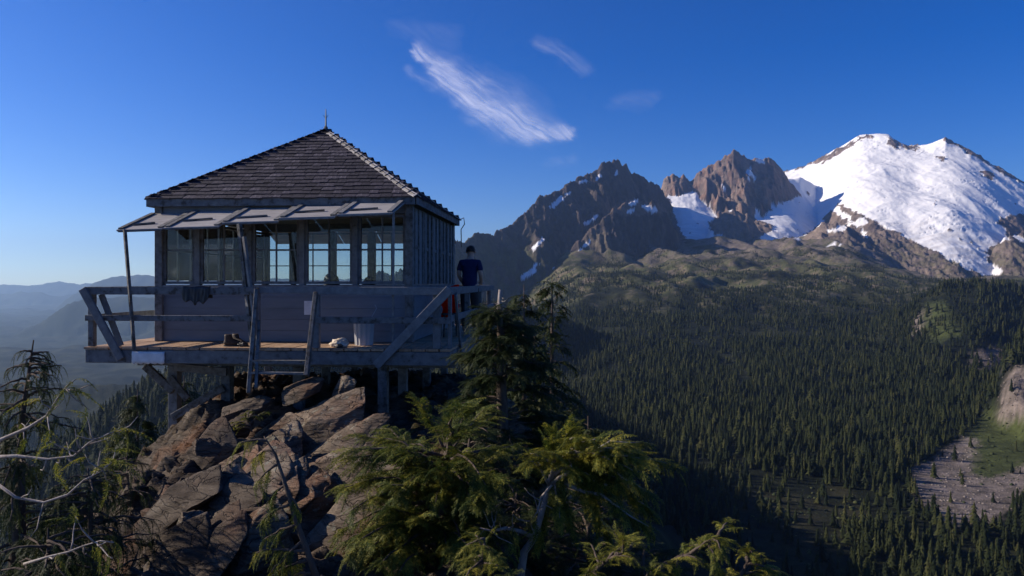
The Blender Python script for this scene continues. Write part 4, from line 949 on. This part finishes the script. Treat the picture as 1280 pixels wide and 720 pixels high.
def curve_pts(p, q, sag, n, wob=0, r=random):
    out = []
    for i in range(n):
        f = i/(n-1); v = Vector(p).lerp(Vector(q), f); v.z += sag*4*f*(1-f)
        if 0 < i < n-1: v += Vector((r.uniform(-wob, wob), r.uniform(-wob, wob), r.uniform(-wob, wob)))
        out.append(v)
    return out
def limb_sprays(items, pts, s0, s1, per, rnd, start=.25, down=.25, taper=.85):
    n = len(pts); kk = min(1.0, max(taper, .28+1.3*(pts[-1]-pts[0]).length/max(s1*2.2, .01)*.5)); s0 *= kk; s1 *= kk
    for i in range(per):
        f = start+(1-start)*(i+rnd.random())/per; k = min(int(f*(n-1)), n-2); fr = f*(n-1)-k; p = pts[k].lerp(pts[k+1], fr); tg = (pts[k+1]-pts[k]).normalized()
        a = rnd.uniform(-1.25, 1.25); d = Matrix.Rotation(a, 3, 'Z') @ tg; d.z += rnd.uniform(-down, .22)
        items.append((p, d.normalized(), rnd.uniform(s0, s1)*(1-.25*f), rnd.uniform(-.5, .5)))
    items.append((pts[-1]-(pts[-1]-pts[-2])*.5, (pts[-1]-pts[-2]).normalized(), s0, 0))
def cedar(label, base, pts, rad, limbs, m, lib, sp, per, seed, name='cedar_tree', cat='tree', group=None, barkm='bark', down=.3, start=.25, dead=None, taper=.85):
    """limbs: list of (fraction up trunk, tip offset vector)"""
    rnd = random.Random(seed); root = thing(name, label, cat, base, 0, group); B = Vector(base)
    P = [Vector(p)-B for p in pts]
    MB().tube(P, rad, 9).build('trunk', M[barkm], root, True)
    if dead:
        k = int(dead*(len(P)-1)); MB().tube([p+Vector((.004, -.004, 0)) for p in P[k:]], [r_+.006 for r_ in rad[k:]], 9).build('dead_top', M['deadwood'], root, True)
        for i in range(16):
            f_ = rnd.random(); p = P[k].lerp(P[-1], f_*.75); a = rnd.uniform(0, 6.28); d_ = Vector((math.cos(a), math.sin(a), rnd.uniform(-.7, .1)))*rnd.uniform(.1, .32)*(1-.6*f_)
            MB().tube(curve_pts(p, p+d_, -.02, 4, .015, rnd), [.009, .007, .005, .002], 4).build('dead_twig', M['deadwood'], root, True)
    items = []
    for f, off in limbs:
        k = min(int(f*(len(P)-1)), len(P)-2); p = P[k].lerp(P[k+1], f*(len(P)-1)-k); q = p+Vector(off); L = Vector(off).length
        lp_ = curve_pts(p, q, rnd.uniform(.02, .14)*L, 7, .03*L, rnd)
        MB().tube(lp_, list(np.linspace(max(.012, .025*L), .004, 7)), 5).build('branch', M[barkm], root, True)
        limb_sprays(items, lp_, sp[0], sp[1], max(4, int(per*L*1.9)), rnd, start, down, taper)
    items = [it for it in items if HOR-(it[0].z+B.z)/max(it[0].y+B.y, .5)*FPX < 790]
    o = assemble('crown', items, lib, M[m], root)
    return root
def radial_limbs(n, f0, f1, len0, len1, rnd, dz=(-.2, .25), amin=0, amax=2*math.pi):
    out = []
    for i in range(n):
        f = f0+(f1-f0)*(i+rnd.random())/n; a = rnd.uniform(amin, amax); L = len0+(len1-len0)*(f-f0)/(f1-f0+1e-6); L *= rnd.uniform(.7, 1.15)
        out.append((f, (math.cos(a)*L, math.sin(a)*L, rnd.uniform(*dz)*L)))
    return out
rnd = random.Random(5)
# A: bright cedar with bent bare trunk, right of centre
A0 = W(640, 760, 6.6); A0.z = W(640, 745, 6.6).z-.35
ra = random.Random(314); limA = []
for i in range(34):
    tx, ty = ra.uniform(655, 838), 0; top_ = 545+abs(tx-745)*.18; ty = ra.uniform(top_, 690-(tx-660)*.12); q_ = W(tx, ty, ra.uniform(5.9, 7.1))
    fr_ = ra.uniform(.62, .99); limA.append((fr_, tuple(q_-W(676+(fr_-.6)*85, 640-(fr_-.6)*190, 6.5))))
cedar('bright green cedar with bent pale bare trunk overhanging the valley', A0, [A0, W(655, 690, 6.6), W(668, 672, 6.5), W(676, 645, 6.5), W(685, 612, 6.5), W(693, 592, 6.5), W(715, 560, 6.6)], [.038, .036, .03, .028, .022, .018, .01], limA, 'cedar', SP, (.2, .4), 17, 31, barkm='deadwood')
bareA = [(668, 672), (650, 664), (632, 660), (615, 664), (600, 660)]
# B: dense cedar bush in the middle
B0 = W(540, 700, 6.9); B0.z -= .25
limB = []
for i in range(95):
    tx, ty = rnd.uniform(405, 650), rnd.uniform(545, 715)
    if ty < 545+abs(tx-560)*.35: ty += 60
    q = W(tx, ty, rnd.uniform(5.9, 7.9)); limB.append((rnd.uniform(.1, .9), tuple((q-W(545, 640, 6.9))*.9)))
cedar('dense green cedar bush spreading over the rocks in front of the deck', B0, [B0, W(545, 680, 6.9), W(548, 640, 6.9), W(555, 590, 7.0), W(560, 545, 7.0)], [.07, .06, .05, .035, .012], limB, 'cedar_mid', SP, (.18, .36), 17, 32, start=.25)
# C: tree with dead grey top beside the deck corner
C0 = W(632, 640, 9.6); C0.z -= .3
limC = radial_limbs(100, .03, .82, 1.0, .22, rnd, (-.15, .25)); 
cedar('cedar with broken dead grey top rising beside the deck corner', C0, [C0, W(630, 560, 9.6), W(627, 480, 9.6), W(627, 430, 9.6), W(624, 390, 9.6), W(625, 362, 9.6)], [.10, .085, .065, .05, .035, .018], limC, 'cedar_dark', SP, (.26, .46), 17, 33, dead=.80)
# D: dark drooping conifers on the left
def left_tree(label, pxs, Y, seed, n, len0, len1, top_bare=True):
    b = W(pxs[0][0], pxs[0][1], Y); lims = radial_limbs(n, .03, .93, len0, len1, random.Random(seed), (-.35, .1))
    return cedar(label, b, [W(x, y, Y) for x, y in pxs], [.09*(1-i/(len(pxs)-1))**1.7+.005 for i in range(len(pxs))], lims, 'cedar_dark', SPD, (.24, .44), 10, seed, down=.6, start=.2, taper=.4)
left_tree('dark drooping cedar with thin pointed top at the valley edge', [(18, 820), (22, 700), (24, 600), (28, 520), (36, 465), (42, 425)], 6.2, 41, 84, .85, .12)
left_tree('dark low cedar with hanging sprays beside the shaded boulders', [(125, 860), (118, 760), (115, 680), (112, 620), (110, 585)], 6.0, 42, 80, .75, .2)
left_tree('dark cedar with hanging foliage below the left support post', [(175, 760), (172, 690), (168, 640), (160, 600), (158, 560)], 8.6, 43, 60, .7, .2)
left_tree('dark cedar filling the low ground between drooping cedars', [(50, 880), (55, 800), (60, 720), (60, 660)], 5.2, 44, 70, .8, .35)
# bare bleached branches that arch out of the left cedars
def bare(label, pts, Y0, Y1, r0, seed, twigs=8, tuft=True):
    rd = random.Random(seed); n = len(pts); P = [W(x, y, Y0+(Y1-Y0)*i/(n-1)) for i, (x, y) in enumerate(pts)]; b = P[0].copy()
    root = thing('bare_branch', label, 'branch', b); Q = [p-b for p in P]
    MB().tube(Q, [max(.004, r0*.7*(1-.75*i/(n-1))*rd.uniform(.85, 1.15)) for i in range(n)], 7).build('stem', M['deadwood'], root, True)
    items = []
    for i in range(twigs):
        k = rd.randrange(1, n-1); p = Q[k].lerp(Q[k+1], rd.random()); d = Vector((rd.uniform(-.5, .8), rd.uniform(-.6, .6), rd.uniform(-.6, .8))).normalized()*rd.uniform(.08, .24)
        tp = curve_pts(p, p+d, -.02, 4, .012, rd); MB().tube(tp, [.006, .005, .004, .002], 4).build('twig', M['deadwood'], root, True)
        if rd.random() < .6: items.append((p+d*.8, (d+Vector((0, 0, -.08))).normalized(), rd.uniform(.12, .22), rd.uniform(-1, 1)))
    tip = (Q[-1]-Q[-2]).normalized()
    for i in range(5): items.append((Q[-1].lerp(Q[-3], i*.18), (tip+Vector((rd.uniform(-.5, .5), rd.uniform(-.5, .5), rd.uniform(-.8, .3)))).normalized(), rd.uniform(.14, .26), rd.uniform(-1, 1)))
    assemble('tuft', items, SPD, M['cedar'], root)
    return root
bare('bleached bare branch curving upward with leafy tip, highest on the drooping cedar', [(-30, 562), (0, 550), (35, 535), (58, 520), (72, 498), (84, 482), (95, 474)], 5.6, 5.4, .022, 1, 9)
bare('pale twisted branch with forked end below the highest bare branch', [(-20, 572), (20, 570), (60, 574), (92, 570), (112, 553), (130, 545), (150, 535)], 5.3, 5.2, .018, 2, 10)
bare('long sagging bare branch arching low across the dark cedars', [(-10, 600), (20, 622), (55, 628), (85, 618), (105, 600), (125, 590), (140, 578)], 5.0, 4.9, .016, 3, 8)
bare('thin whitish bare twig near the low dark cedar', [(30, 705), (60, 696), (85, 690), (105, 682), (125, 676), (142, 678)], 4.6, 4.5, .014, 4, 6)
bare('bleached twisted dead limb sticking out left of the bent bare trunk', bareA, 6.45, 6.2, .03, 5, 9)
bare('curled grey dead twig crossing before the bent bare trunk', [(690, 606), (676, 622), (672, 640), (662, 652), (668, 668)], 6.38, 6.3, .016, 6, 7)
# E: leaning dead stem with sprays, left of centre
E0 = W(402, 740, 4.9)
cedar('thin leaning dark stem with feathery green sprays before the tan slab', E0, [E0, W(388, 700, 4.9), W(370, 650, 4.9), W(358, 610, 4.9), W(345, 570, 5.0), W(330, 545, 5.0)], [.024, .021, .018, .014, .01, .004],
      [(.95, (-.16, -.05, .0)), (.85, (-.14, .05, -.06)), (.75, (-.12, -.05, -.1)), (.62, (-.12, 0, -.12)), (.5, (-.18, -.05, -.1)), (.38, (-.22, 0, -.1)), (.3, (-.2, -.05, -.2)), (.2, (-.3, .05, -.15)), (.12, (-.25, 0, -.1)), (.55, (.08, 0, -.12)), (.25, (-.34, 0, -.02))], 'cedar', SPD, (.12, .24), 26, 51, name='cedar_sapling')
# F: cedar boughs reaching in at the bottom right
for (pts, lab, sd_) in (([(735, 790), (790, 745), (830, 705), (868, 690), (900, 668)], 'yellow green cedar bough reaching over the valley beside the bright cedar', 61),
                        ([(860, 800), (905, 750), (930, 712), (940, 690)], 'small upright cedar tip standing farthest out over the forest', 62),
                        ([(690, 780), (730, 725), (760, 700), (790, 685)], 'low cedar bough under the bent bare trunk', 63),
                        ([(590, 780), (598, 735), (603, 700), (606, 672)], 'small pale green upright cedar tip before the bent trunk', 64)):
    Yb = 4.8; b = W(*pts[0], Yb); rd = random.Random(sd_); P = [W(x, y, Yb) for x, y in pts]
    lims = [(f, (rd.uniform(-.12, .2), rd.uniform(-.2, .2), rd.uniform(-.08, .12))) for f in np.linspace(.35, .98, 13)]
    cedar(lab, b, P, list(np.linspace(.02, .006, len(P))), lims, 'cedar', SP, (.12, .22), 24, sd_, name='cedar_bough', cat='cedar', down=.15, start=.1)
for (px_, py_, Y_, n_, ln, sd_, lab) in ((735, 700, 7.6, 60, .9, 91, 'shaded cedar bush under the bright overhanging cedar crown'), (640, 690, 8.2, 60, .9, 92, 'dark cedar bush filling the gap behind the bent bare trunk'), (585, 600, 8.6, 50, .8, 93, 'dark cedar bush under the right support post of the deck'), (800, 760, 6.6, 40, .6, 94, 'low dark cedar bush on the steep edge above the valley')):
    b = W(px_, py_+60, Y_); lims = radial_limbs(n_, .1, .95, ln, ln*.4, random.Random(sd_), (-.3, .35))
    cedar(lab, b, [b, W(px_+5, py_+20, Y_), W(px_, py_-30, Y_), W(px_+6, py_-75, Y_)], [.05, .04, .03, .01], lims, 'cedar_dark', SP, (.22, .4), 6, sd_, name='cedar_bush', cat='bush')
# G: orange-green shrub on the rocks
G0 = W(500, 575, 9.0)
cedar('low shrub with orange and olive leaves beside the pale slabs', G0, [G0, W(502, 560, 9.0), W(505, 545, 9.0)], [.02, .015, .006], radial_limbs(22, .05, .95, .42, .25, random.Random(8), (-.1, .6)), 'shrub', SPS, (.1, .18), 34, 71, name='shrub', cat='shrub')
G0 = W(315, 540, 9.4)
cedar('sparse green shrub growing from a crack at the ladder foot', G0, [G0, W(312, 530, 9.4), W(305, 520, 9.4)], [.012, .01, .005], radial_limbs(9, .1, .95, .3, .2, random.Random(9), (0, .6)), 'cedar', SPS, (.08, .14), 20, 72, name='shrub', cat='shrub')
# H: taller conifers behind, at mid distance
def mid_conifer(label, px, topy, Y, h, seed, wdt=.2):
    tp = W(px, topy, Y); b = tp.copy(); b.z -= h
    lims = radial_limbs(90, .06, .97, h*wdt, h*.02, random.Random(seed), (-.25, .1))
    cedar(label, b, [b, b.lerp(tp, .4)+Vector((.05, 0, 0)), b.lerp(tp, .75), tp], [h*.018, h*.013, h*.006, .01], lims, 'cedar_dark', SPS, (.5, 1.0), 4.0, seed, name='conifer_tree', cat='tree', down=.4)
mid_conifer('dark conifer standing under the left corner of the deck', 172, 487, 27, 9, 81)
mid_conifer('dark conifer close behind the left support post', 230, 470, 24, 9, 82)
mid_conifer('slim dark conifer on the slope below the left railing', 150, 535, 30, 8, 83)
mid_conifer('dark conifer rising behind the dead topped cedar', 690, 343, 30, 13, 84, .16)
mid_conifer('bushy dark conifer hiding behind the deck corner', 655, 356, 25, 12, 85, .2)
mid_conifer('dark conifer on the steep slope beside the bright cedar', 735, 520, 19, 9, 86, .2)
mid_conifer('shorter dark conifer in the shade behind the dead topped cedar', 668, 420, 18, 8, 87, .22)
mid_conifer('dark conifer below the long bare branches', 90, 600, 16, 6, 88, .25)

# ------------------------------------------------------------------ forest
def forest_tree(seed):
    wk = [1, .72, 1.2, .9][seed % 4]; nl = [7, 8, 6, 9][seed % 4]
    r = np.random.default_rng(seed); V = []; F = []
    def cone(z0, z1, r_, n):
        b = len(V)
        a0 = r.uniform(0, 6)
        for k in range(n):
            a = a0+2*np.pi*k/n; q = r_*(1.15 if k % 2 else .62)*r.uniform(.75, 1.2); V.append((q*np.cos(a), q*np.sin(a), z0+(-.03 if k % 2 else .035)+r.uniform(-.015, .015)))
        V.append((r.uniform(-.01, .01), r.uniform(-.01, .01), z1))
        for k in range(n): F.append((b+k, b+(k+1) % n, b+n))
    for i in range(nl):
        f = i/nl; cone(.08+f*.80, .08+f*.80+.24*(1-f*.45), wk*(.175*(1-f)**[.85, .7, 1.0, .6][seed % 4]+.022)*r.uniform(.8, 1.2), 10)
    b = len(V)
    for zz, q in ((0, .02), (.2, .016)):
        for k in range(5): V.append((q*np.cos(k*1.257), q*np.sin(k*1.257), zz-.03))
    for k in range(5): F += [(b+k, b+(k+1) % 5, b+5+k), (b+(k+1) % 5, b+5+(k+1) % 5, b+5+k)]
    return mesh_np('conifer', V, F)
FT = [forest_tree(500+i) for i in range(4)]
for m_ in FT: m_.materials.append(M['forest'])
fr = np.random.default_rng(99)
def scatter(n, t0, t1, y0, y1):
    t = fr.uniform(t0, t1, n); Y = np.sqrt(fr.uniform(y0*y0, y1*y1, n)); return t, Y
def density(t, Y):
    z = valley_z(t, Y); X = t*Y; px, py = pix(t, Y, z)
    d = np.interp(Y, [600, 1900, 2400, 2900, 3600, 4400, 5200], [1, .95, .78, .55, .42, .28, .1])
    n1 = fbm2(X/160, Y/260, 5, 63); n2 = fbm2(X/240, Y/420, 4, 401)
    keep = (n2*1.15+fr.uniform(-.35, .35, len(t))+d*1.3-.62) > 0
    keep &= ~((Y > 2300) & ((ridged2(X/330+3, Y/620, 5, 21, .55)-.6)*2.2+fr.uniform(-.3, .3, len(t)) > .25))
    jx = px+fbm2(X/90, Y/90, 3, 61)*14; jy = py+fbm2(X/90+9, Y/90, 3, 62)*8
    bad = inpoly(jx, jy, [(905, 640), (960, 615), (1060, 605), (1085, 640), (1060, 700), (1000, 740), (900, 760)]) & (fr.uniform(0, 1, len(t)) > .24)
    bad |= inpoly(jx, jy, [(1137, 588), (1160, 575), (1205, 545), (1240, 505), (1255, 480), (1300, 450), (1310, 600), (1240, 655), (1190, 658), (1150, 632)]) & (fr.uniform(0, 1, len(t)) > .03)
    bad |= inpoly(jx, jy, [(1140, 400), (1155, 378), (1185, 378), (1200, 420), (1262, 430), (1250, 462), (1210, 464), (1165, 432)]) & (fr.uniform(0, 1, len(t)) > .25)
    strip = sstep(.74, .9, ridged2(X/330+.7, Y/900, 2, 405))*(Y < 2600)+.5*sstep(.28, .5, fbm2(X/130, Y/200, 3, 407))
    bad |= fr.uniform(0, 1, len(t)) < strip*.75
    return keep & ~bad, z, px, py
t, Y = scatter(120000, -.06, .80, 640, 5000); k, z, px, py = density(t, Y)
tR = np.stack([t*Y, Y, z, (8+32*fr.beta(1.4, 2.0, len(t)))*np.interp(Y, [600, 2600, 3600, 5000], [.9, .9, .6, .45]), px, py], 1)[k]
t, Y = scatter(26000, -.80, -.02, 380, 2400); z = valley_z(t, Y); px, py = pix(t, Y, z)
tL = np.stack([t*Y, Y, z, fr.uniform(14, 32, len(t)), px, py], 1)
vis = (tR[:, 4] > 760) & (tR[:, 4] < 1275) & (tR[:, 5] < 735) & (tR[:, 5] > 380)
idx = np.where(vis)[0]; idx = idx[np.argsort(tR[idx, 1]/tR[idx, 3])][:300]; sel = np.zeros(len(tR), bool); sel[idx] = True
first = []
for i, a in enumerate(tR[sel]):
    o = bpy.data.objects.new('conifer', FT[i % 4]); COL.objects.link(o); s_ = a[3]; wv = fr.uniform(.65, 1.3)
    o.location = (a[0], a[1], a[2]-.3); o.scale = (s_*wv, s_*wv, s_); o.rotation_euler = (0, 0, fr.uniform(0, 6.28))
    tag(o, 'tall dark green conifer growing in the valley forest below the grey scree', 'tree', 'valley forest conifers')
    if i < 4: first.append(o)
rest = np.concatenate([tR[~sel], tL]); n_ = len(rest)
me = bpy.data.meshes.new('forest'); me.vertices.add(n_); P = rest[:, :3].copy(); P[:, 2] -= .3; me.vertices.foreach_set('co', P.astype(np.float32).ravel())
at = me.attributes.new('size', 'FLOAT', 'POINT'); at.data.foreach_set('value', rest[:, 3].astype(np.float32))
at = me.attributes.new('fat', 'FLOAT', 'POINT'); at.data.foreach_set('value', (rest[:, 3]*fr.uniform(.6, 1.35, n_)).astype(np.float32))
at = me.attributes.new('turn', 'FLOAT', 'POINT'); at.data.foreach_set('value', fr.uniform(0, 6.28, n_).astype(np.float32))
fo = link('forest', me, M['forest']); stuff(fo)
fo['label'] = 'dense dark conifer forest covering the valley floor and slopes'; fo['category'] = 'forest'
gt = bpy.data.node_groups.new('forest_trees', 'GeometryNodeTree'); gt.interface.new_socket('Geometry', in_out='INPUT', socket_type='NodeSocketGeometry'); gt.interface.new_socket('Geometry', in_out='OUTPUT', socket_type='NodeSocketGeometry')
gi = gt.nodes.new('NodeGroupInput'); go = gt.nodes.new('NodeGroupOutput'); ip = gt.nodes.new('GeometryNodeInstanceOnPoints'); jn = gt.nodes.new('GeometryNodeJoinGeometry')
for o in first:
    oi = gt.nodes.new('GeometryNodeObjectInfo'); oi.inputs['Object'].default_value = o; oi.inputs['As Instance'].default_value = True; oi.transform_space = 'ORIGINAL'
    gt.links.new(oi.outputs['Geometry'], jn.inputs[0])
def named(nm):
    a = gt.nodes.new('GeometryNodeInputNamedAttribute'); a.data_type = 'FLOAT'; a.inputs['Name'].default_value = nm; return a.outputs['Attribute']
cx = gt.nodes.new('ShaderNodeCombineXYZ'); gt.links.new(named('fat'), cx.inputs[0]); gt.links.new(named('fat'), cx.inputs[1]); gt.links.new(named('size'), cx.inputs[2])
cr = gt.nodes.new('ShaderNodeCombineXYZ'); gt.links.new(named('turn'), cr.inputs[2])
ip.inputs['Pick Instance'].default_value = True
gt.links.new(gi.outputs[0], ip.inputs['Points']); gt.links.new(jn.outputs[0], ip.inputs['Instance']); gt.links.new(cx.outputs[0], ip.inputs['Scale']); gt.links.new(cr.outputs[0], ip.inputs['Rotation'])
gt.links.new(ip.outputs[0], go.inputs[0])
fo.modifiers.new('trees', 'NODES').node_group = gt

def lumps(name, pts, size, m, seed, flat=.7):
    r = np.random.default_rng(seed); bm = bmesh.new(); bmesh.ops.create_icosphere(bm, subdivisions=1, radius=1.0)
    P = np.array([v.co[:] for v in bm.verts]); F0 = np.array([[v.index for v in f.verts] for f in bm.faces]); bm.free(); n = len(pts); k = len(P)
    sc = size[0]*(size[1]/size[0])**(r.random(n)**2.2)
    V = P[None]*r.uniform(.6, 1.25, (n, k, 1))*sc[:, None, None]*np.array([1, 1, flat])+pts[:, None, :]
    return stuff(link(name, mesh_np(name, V.reshape(-1, 3), (F0[None]+(np.arange(n)*k)[:, None, None]).reshape(-1, 3)), m))
t, Y = scatter(60000, .48, .73, 800, 2800); z = valley_z(t, Y); px, py = pix(t, Y, z); X = t*Y
ms = np.clip(soft([(1137, 585), (1165, 575), (1205, 545), (1222, 552), (1212, 590), (1240, 600), (1300, 570), (1300, 600), (1240, 655), (1190, 658), (1150, 630)], px, py, X, Y, 711, 18), 0, 1)+soft([(1210, 445), (1240, 432), (1262, 438), (1250, 458), (1215, 462)], px, py, X, Y, 711)+soft([(1250, 470), (1300, 440), (1300, 525), (1255, 530)], px, py, X, Y, 711)
k = fr.uniform(0, 1, len(t)) < ms*.45
lumps('scree_boulders', np.stack([X, Y, z], 1)[k][:9000], (.4, 2.3), noisy('scree_stone', [(.3, (.13, .105, .09)), (.5, (.2, .17, .145)), (.7, (.28, .24, .21))], .15, .95, 0, island=.25), 801)
t, Y = scatter(60000, .2, .75, 700, 3200); z = valley_z(t, Y); px, py = pix(t, Y, z); X = t*Y
ms = soft([(905, 640), (960, 615), (1060, 605), (1085, 640), (1060, 700), (1000, 740), (900, 760)], px, py, X, Y, 701)*.6+soft([(1205, 545), (1240, 500), (1262, 530), (1300, 520), (1300, 572), (1240, 598), (1212, 592)], px, py, X, Y, 711)*.4+soft([(1120, 600), (1215, 535), (1240, 490), (1300, 560), (1300, 630), (1230, 680), (1130, 650)], px, py, X, Y, 715, 26)*.10+.05
k = fr.uniform(0, 1, len(t)) < ms*(.5+fbm2(X/50, Y/50, 3, 811)*1.4)
lumps('brush', np.stack([X, Y, z], 1)[k], (.8, 4.0), noisy('brush_leaf', [(.3, (.012, .02, .008)), (.5, (.028, .04, .013)), (.75, (.06, .065, .022))], .2, .95, 0, island=.25), 803, .8)
# ------------------------------------------------------------------ cirrus
def mat_cloud():
    m, n, b = mat('cirrus'); L = n.links.new
    at = N(n, 'ShaderNodeAttribute', attribute_name='dens')
    tr = N(n, 'ShaderNodeBsdfTransparent'); d = N(n, 'ShaderNodeBsdfDiffuse', Color=(.95, .95, .95, 1)); tl = N(n, 'ShaderNodeBsdfTranslucent', Color=(.95, .95, .95, 1))
    ad = N(n, 'ShaderNodeAddShader'); L(d.outputs[0], ad.inputs[0]); L(tl.outputs[0], ad.inputs[1])
    mx = N(n, 'ShaderNodeMixShader'); L(at.outputs['Fac'], mx.inputs[0]); L(tr.outputs[0], mx.inputs[1]); L(ad.outputs[0], mx.inputs[2])
    L(mx.outputs[0], n.nodes['Material Output'].inputs[0]); return m
nx_, ny_ = 260, 240; Vs, Ds, Fs = [], [], []
for k in range(2):
    zc = 5200+k*120; pxg = np.linspace(470, 850, nx_); 
    pyg = np.linspace(20, 215, ny_); PX, PY = np.meshgrid(pxg, pyg, indexing='ij'); px = PX.ravel(); py = PY.ravel()
    Y = FPX*zc/(HOR-py); X = (px-640)/FPX*Y; z = zc+fbm2(X/2500, Y/2500, 3, 601+k)*90
    qx = px+fbm2(px/40, py/22, 4, 610)*14; qy = py+fbm2(px/40+5, py/22, 4, 611)*9
    d = np.zeros(len(px)); cl = [((522, 66), 7), ((545, 88), 12), ((570, 112), 16), ((600, 135), 20), ((630, 155), 22), ((665, 168), 14), ((712, 171), 5)]
    for (a, wa), (b, wb) in zip(cl[:-1], cl[1:]):
        sdv = segdist(qx, qy, a, b); tt = np.clip(((qx-a[0])*(b[0]-a[0])+(qy-a[1])*(b[1]-a[1]))/((b[0]-a[0])**2+(b[1]-a[1])**2), 0, 1); wd = wa+(wb-wa)*tt
        side = (qx-a[0])*(b[1]-a[1])-(qy-a[1])*(b[0]-a[0])            # up-right side fades softly, lower-left edge is crisper
        wd = wd*np.where(side > 0, 1.9, .85); d = np.maximum(d, np.exp(-(sdv/wd)**2*1.6))
    d2 = np.exp(-(segdist(qx, qy, (672, 52), (732, 86))/8)**2)*.28+np.exp(-(segdist(qx, qy, (510, 90), (545, 108))/5)**2)*.2+np.exp(-(segdist(qx, qy, (690, 205), (715, 200))/6)**2)*.15
    d2 += np.exp(-(segdist(qx, qy, (770, 130), (815, 124))/9)**2)*.12+np.exp(-(segdist(qx, qy, (490, 25), (560, 45))/14)**2)*.10
    u = (px+py*1.1)/70+fbm2(px/50, py/50, 2, 630)*.4; v = (py-px*.72)/5.5+fbm2(px/60, py/60, 3, 631)*2.2
    st = np.clip(.60+fbm2(u, v, 5, 620+k, .6)*.95, 0, 1.3)
    dens = np.clip((d*.32+d2*.3)*st, 0, .8)*sstep(215, 195, py)*sstep(20, 32, py)*sstep(470, 490, px)*sstep(850, 830, px)
    Vs.append(np.stack([X, Y, z], 1)); Ds.append(dens); Fs.append(gridfaces(nx_, ny_)+k*nx_*ny_)
F = np.concatenate(Fs); D = np.concatenate(Ds); F = F[D[F].max(1) > .004]
used = np.unique(F); mp = np.zeros(len(D), int); mp[used] = np.arange(len(used))
me = mesh_np('cloud', np.concatenate(Vs)[used], mp[F], True); at = me.attributes.new('dens', 'FLOAT', 'POINT'); at.data.foreach_set('value', D[used].astype(np.float32))
o = struct(link('cloud', me, mat_cloud()))

# ------------------------------------------------------------------ haze
hb = MB().box(-30600, 30600, -30600, 30600, -902, 1720)
m, n, b = mat('haze_air'); n.nodes.remove(b)
pv = N(n, 'ShaderNodeVolumePrincipled'); pv.inputs['Color'].default_value = (.44, .67, 1, 1); pv.inputs['Density'].default_value = HAZE_DENSITY; pv.inputs['Anisotropy'].default_value = .52
n.links.new(pv.outputs[0], n.nodes['Material Output'].inputs['Volume'])
stuff(hb.build('haze', m))
print('OBJECTS', len(bpy.data.objects), 'TRIS', sum(len(m_.polygons) for m_ in bpy.data.meshes))
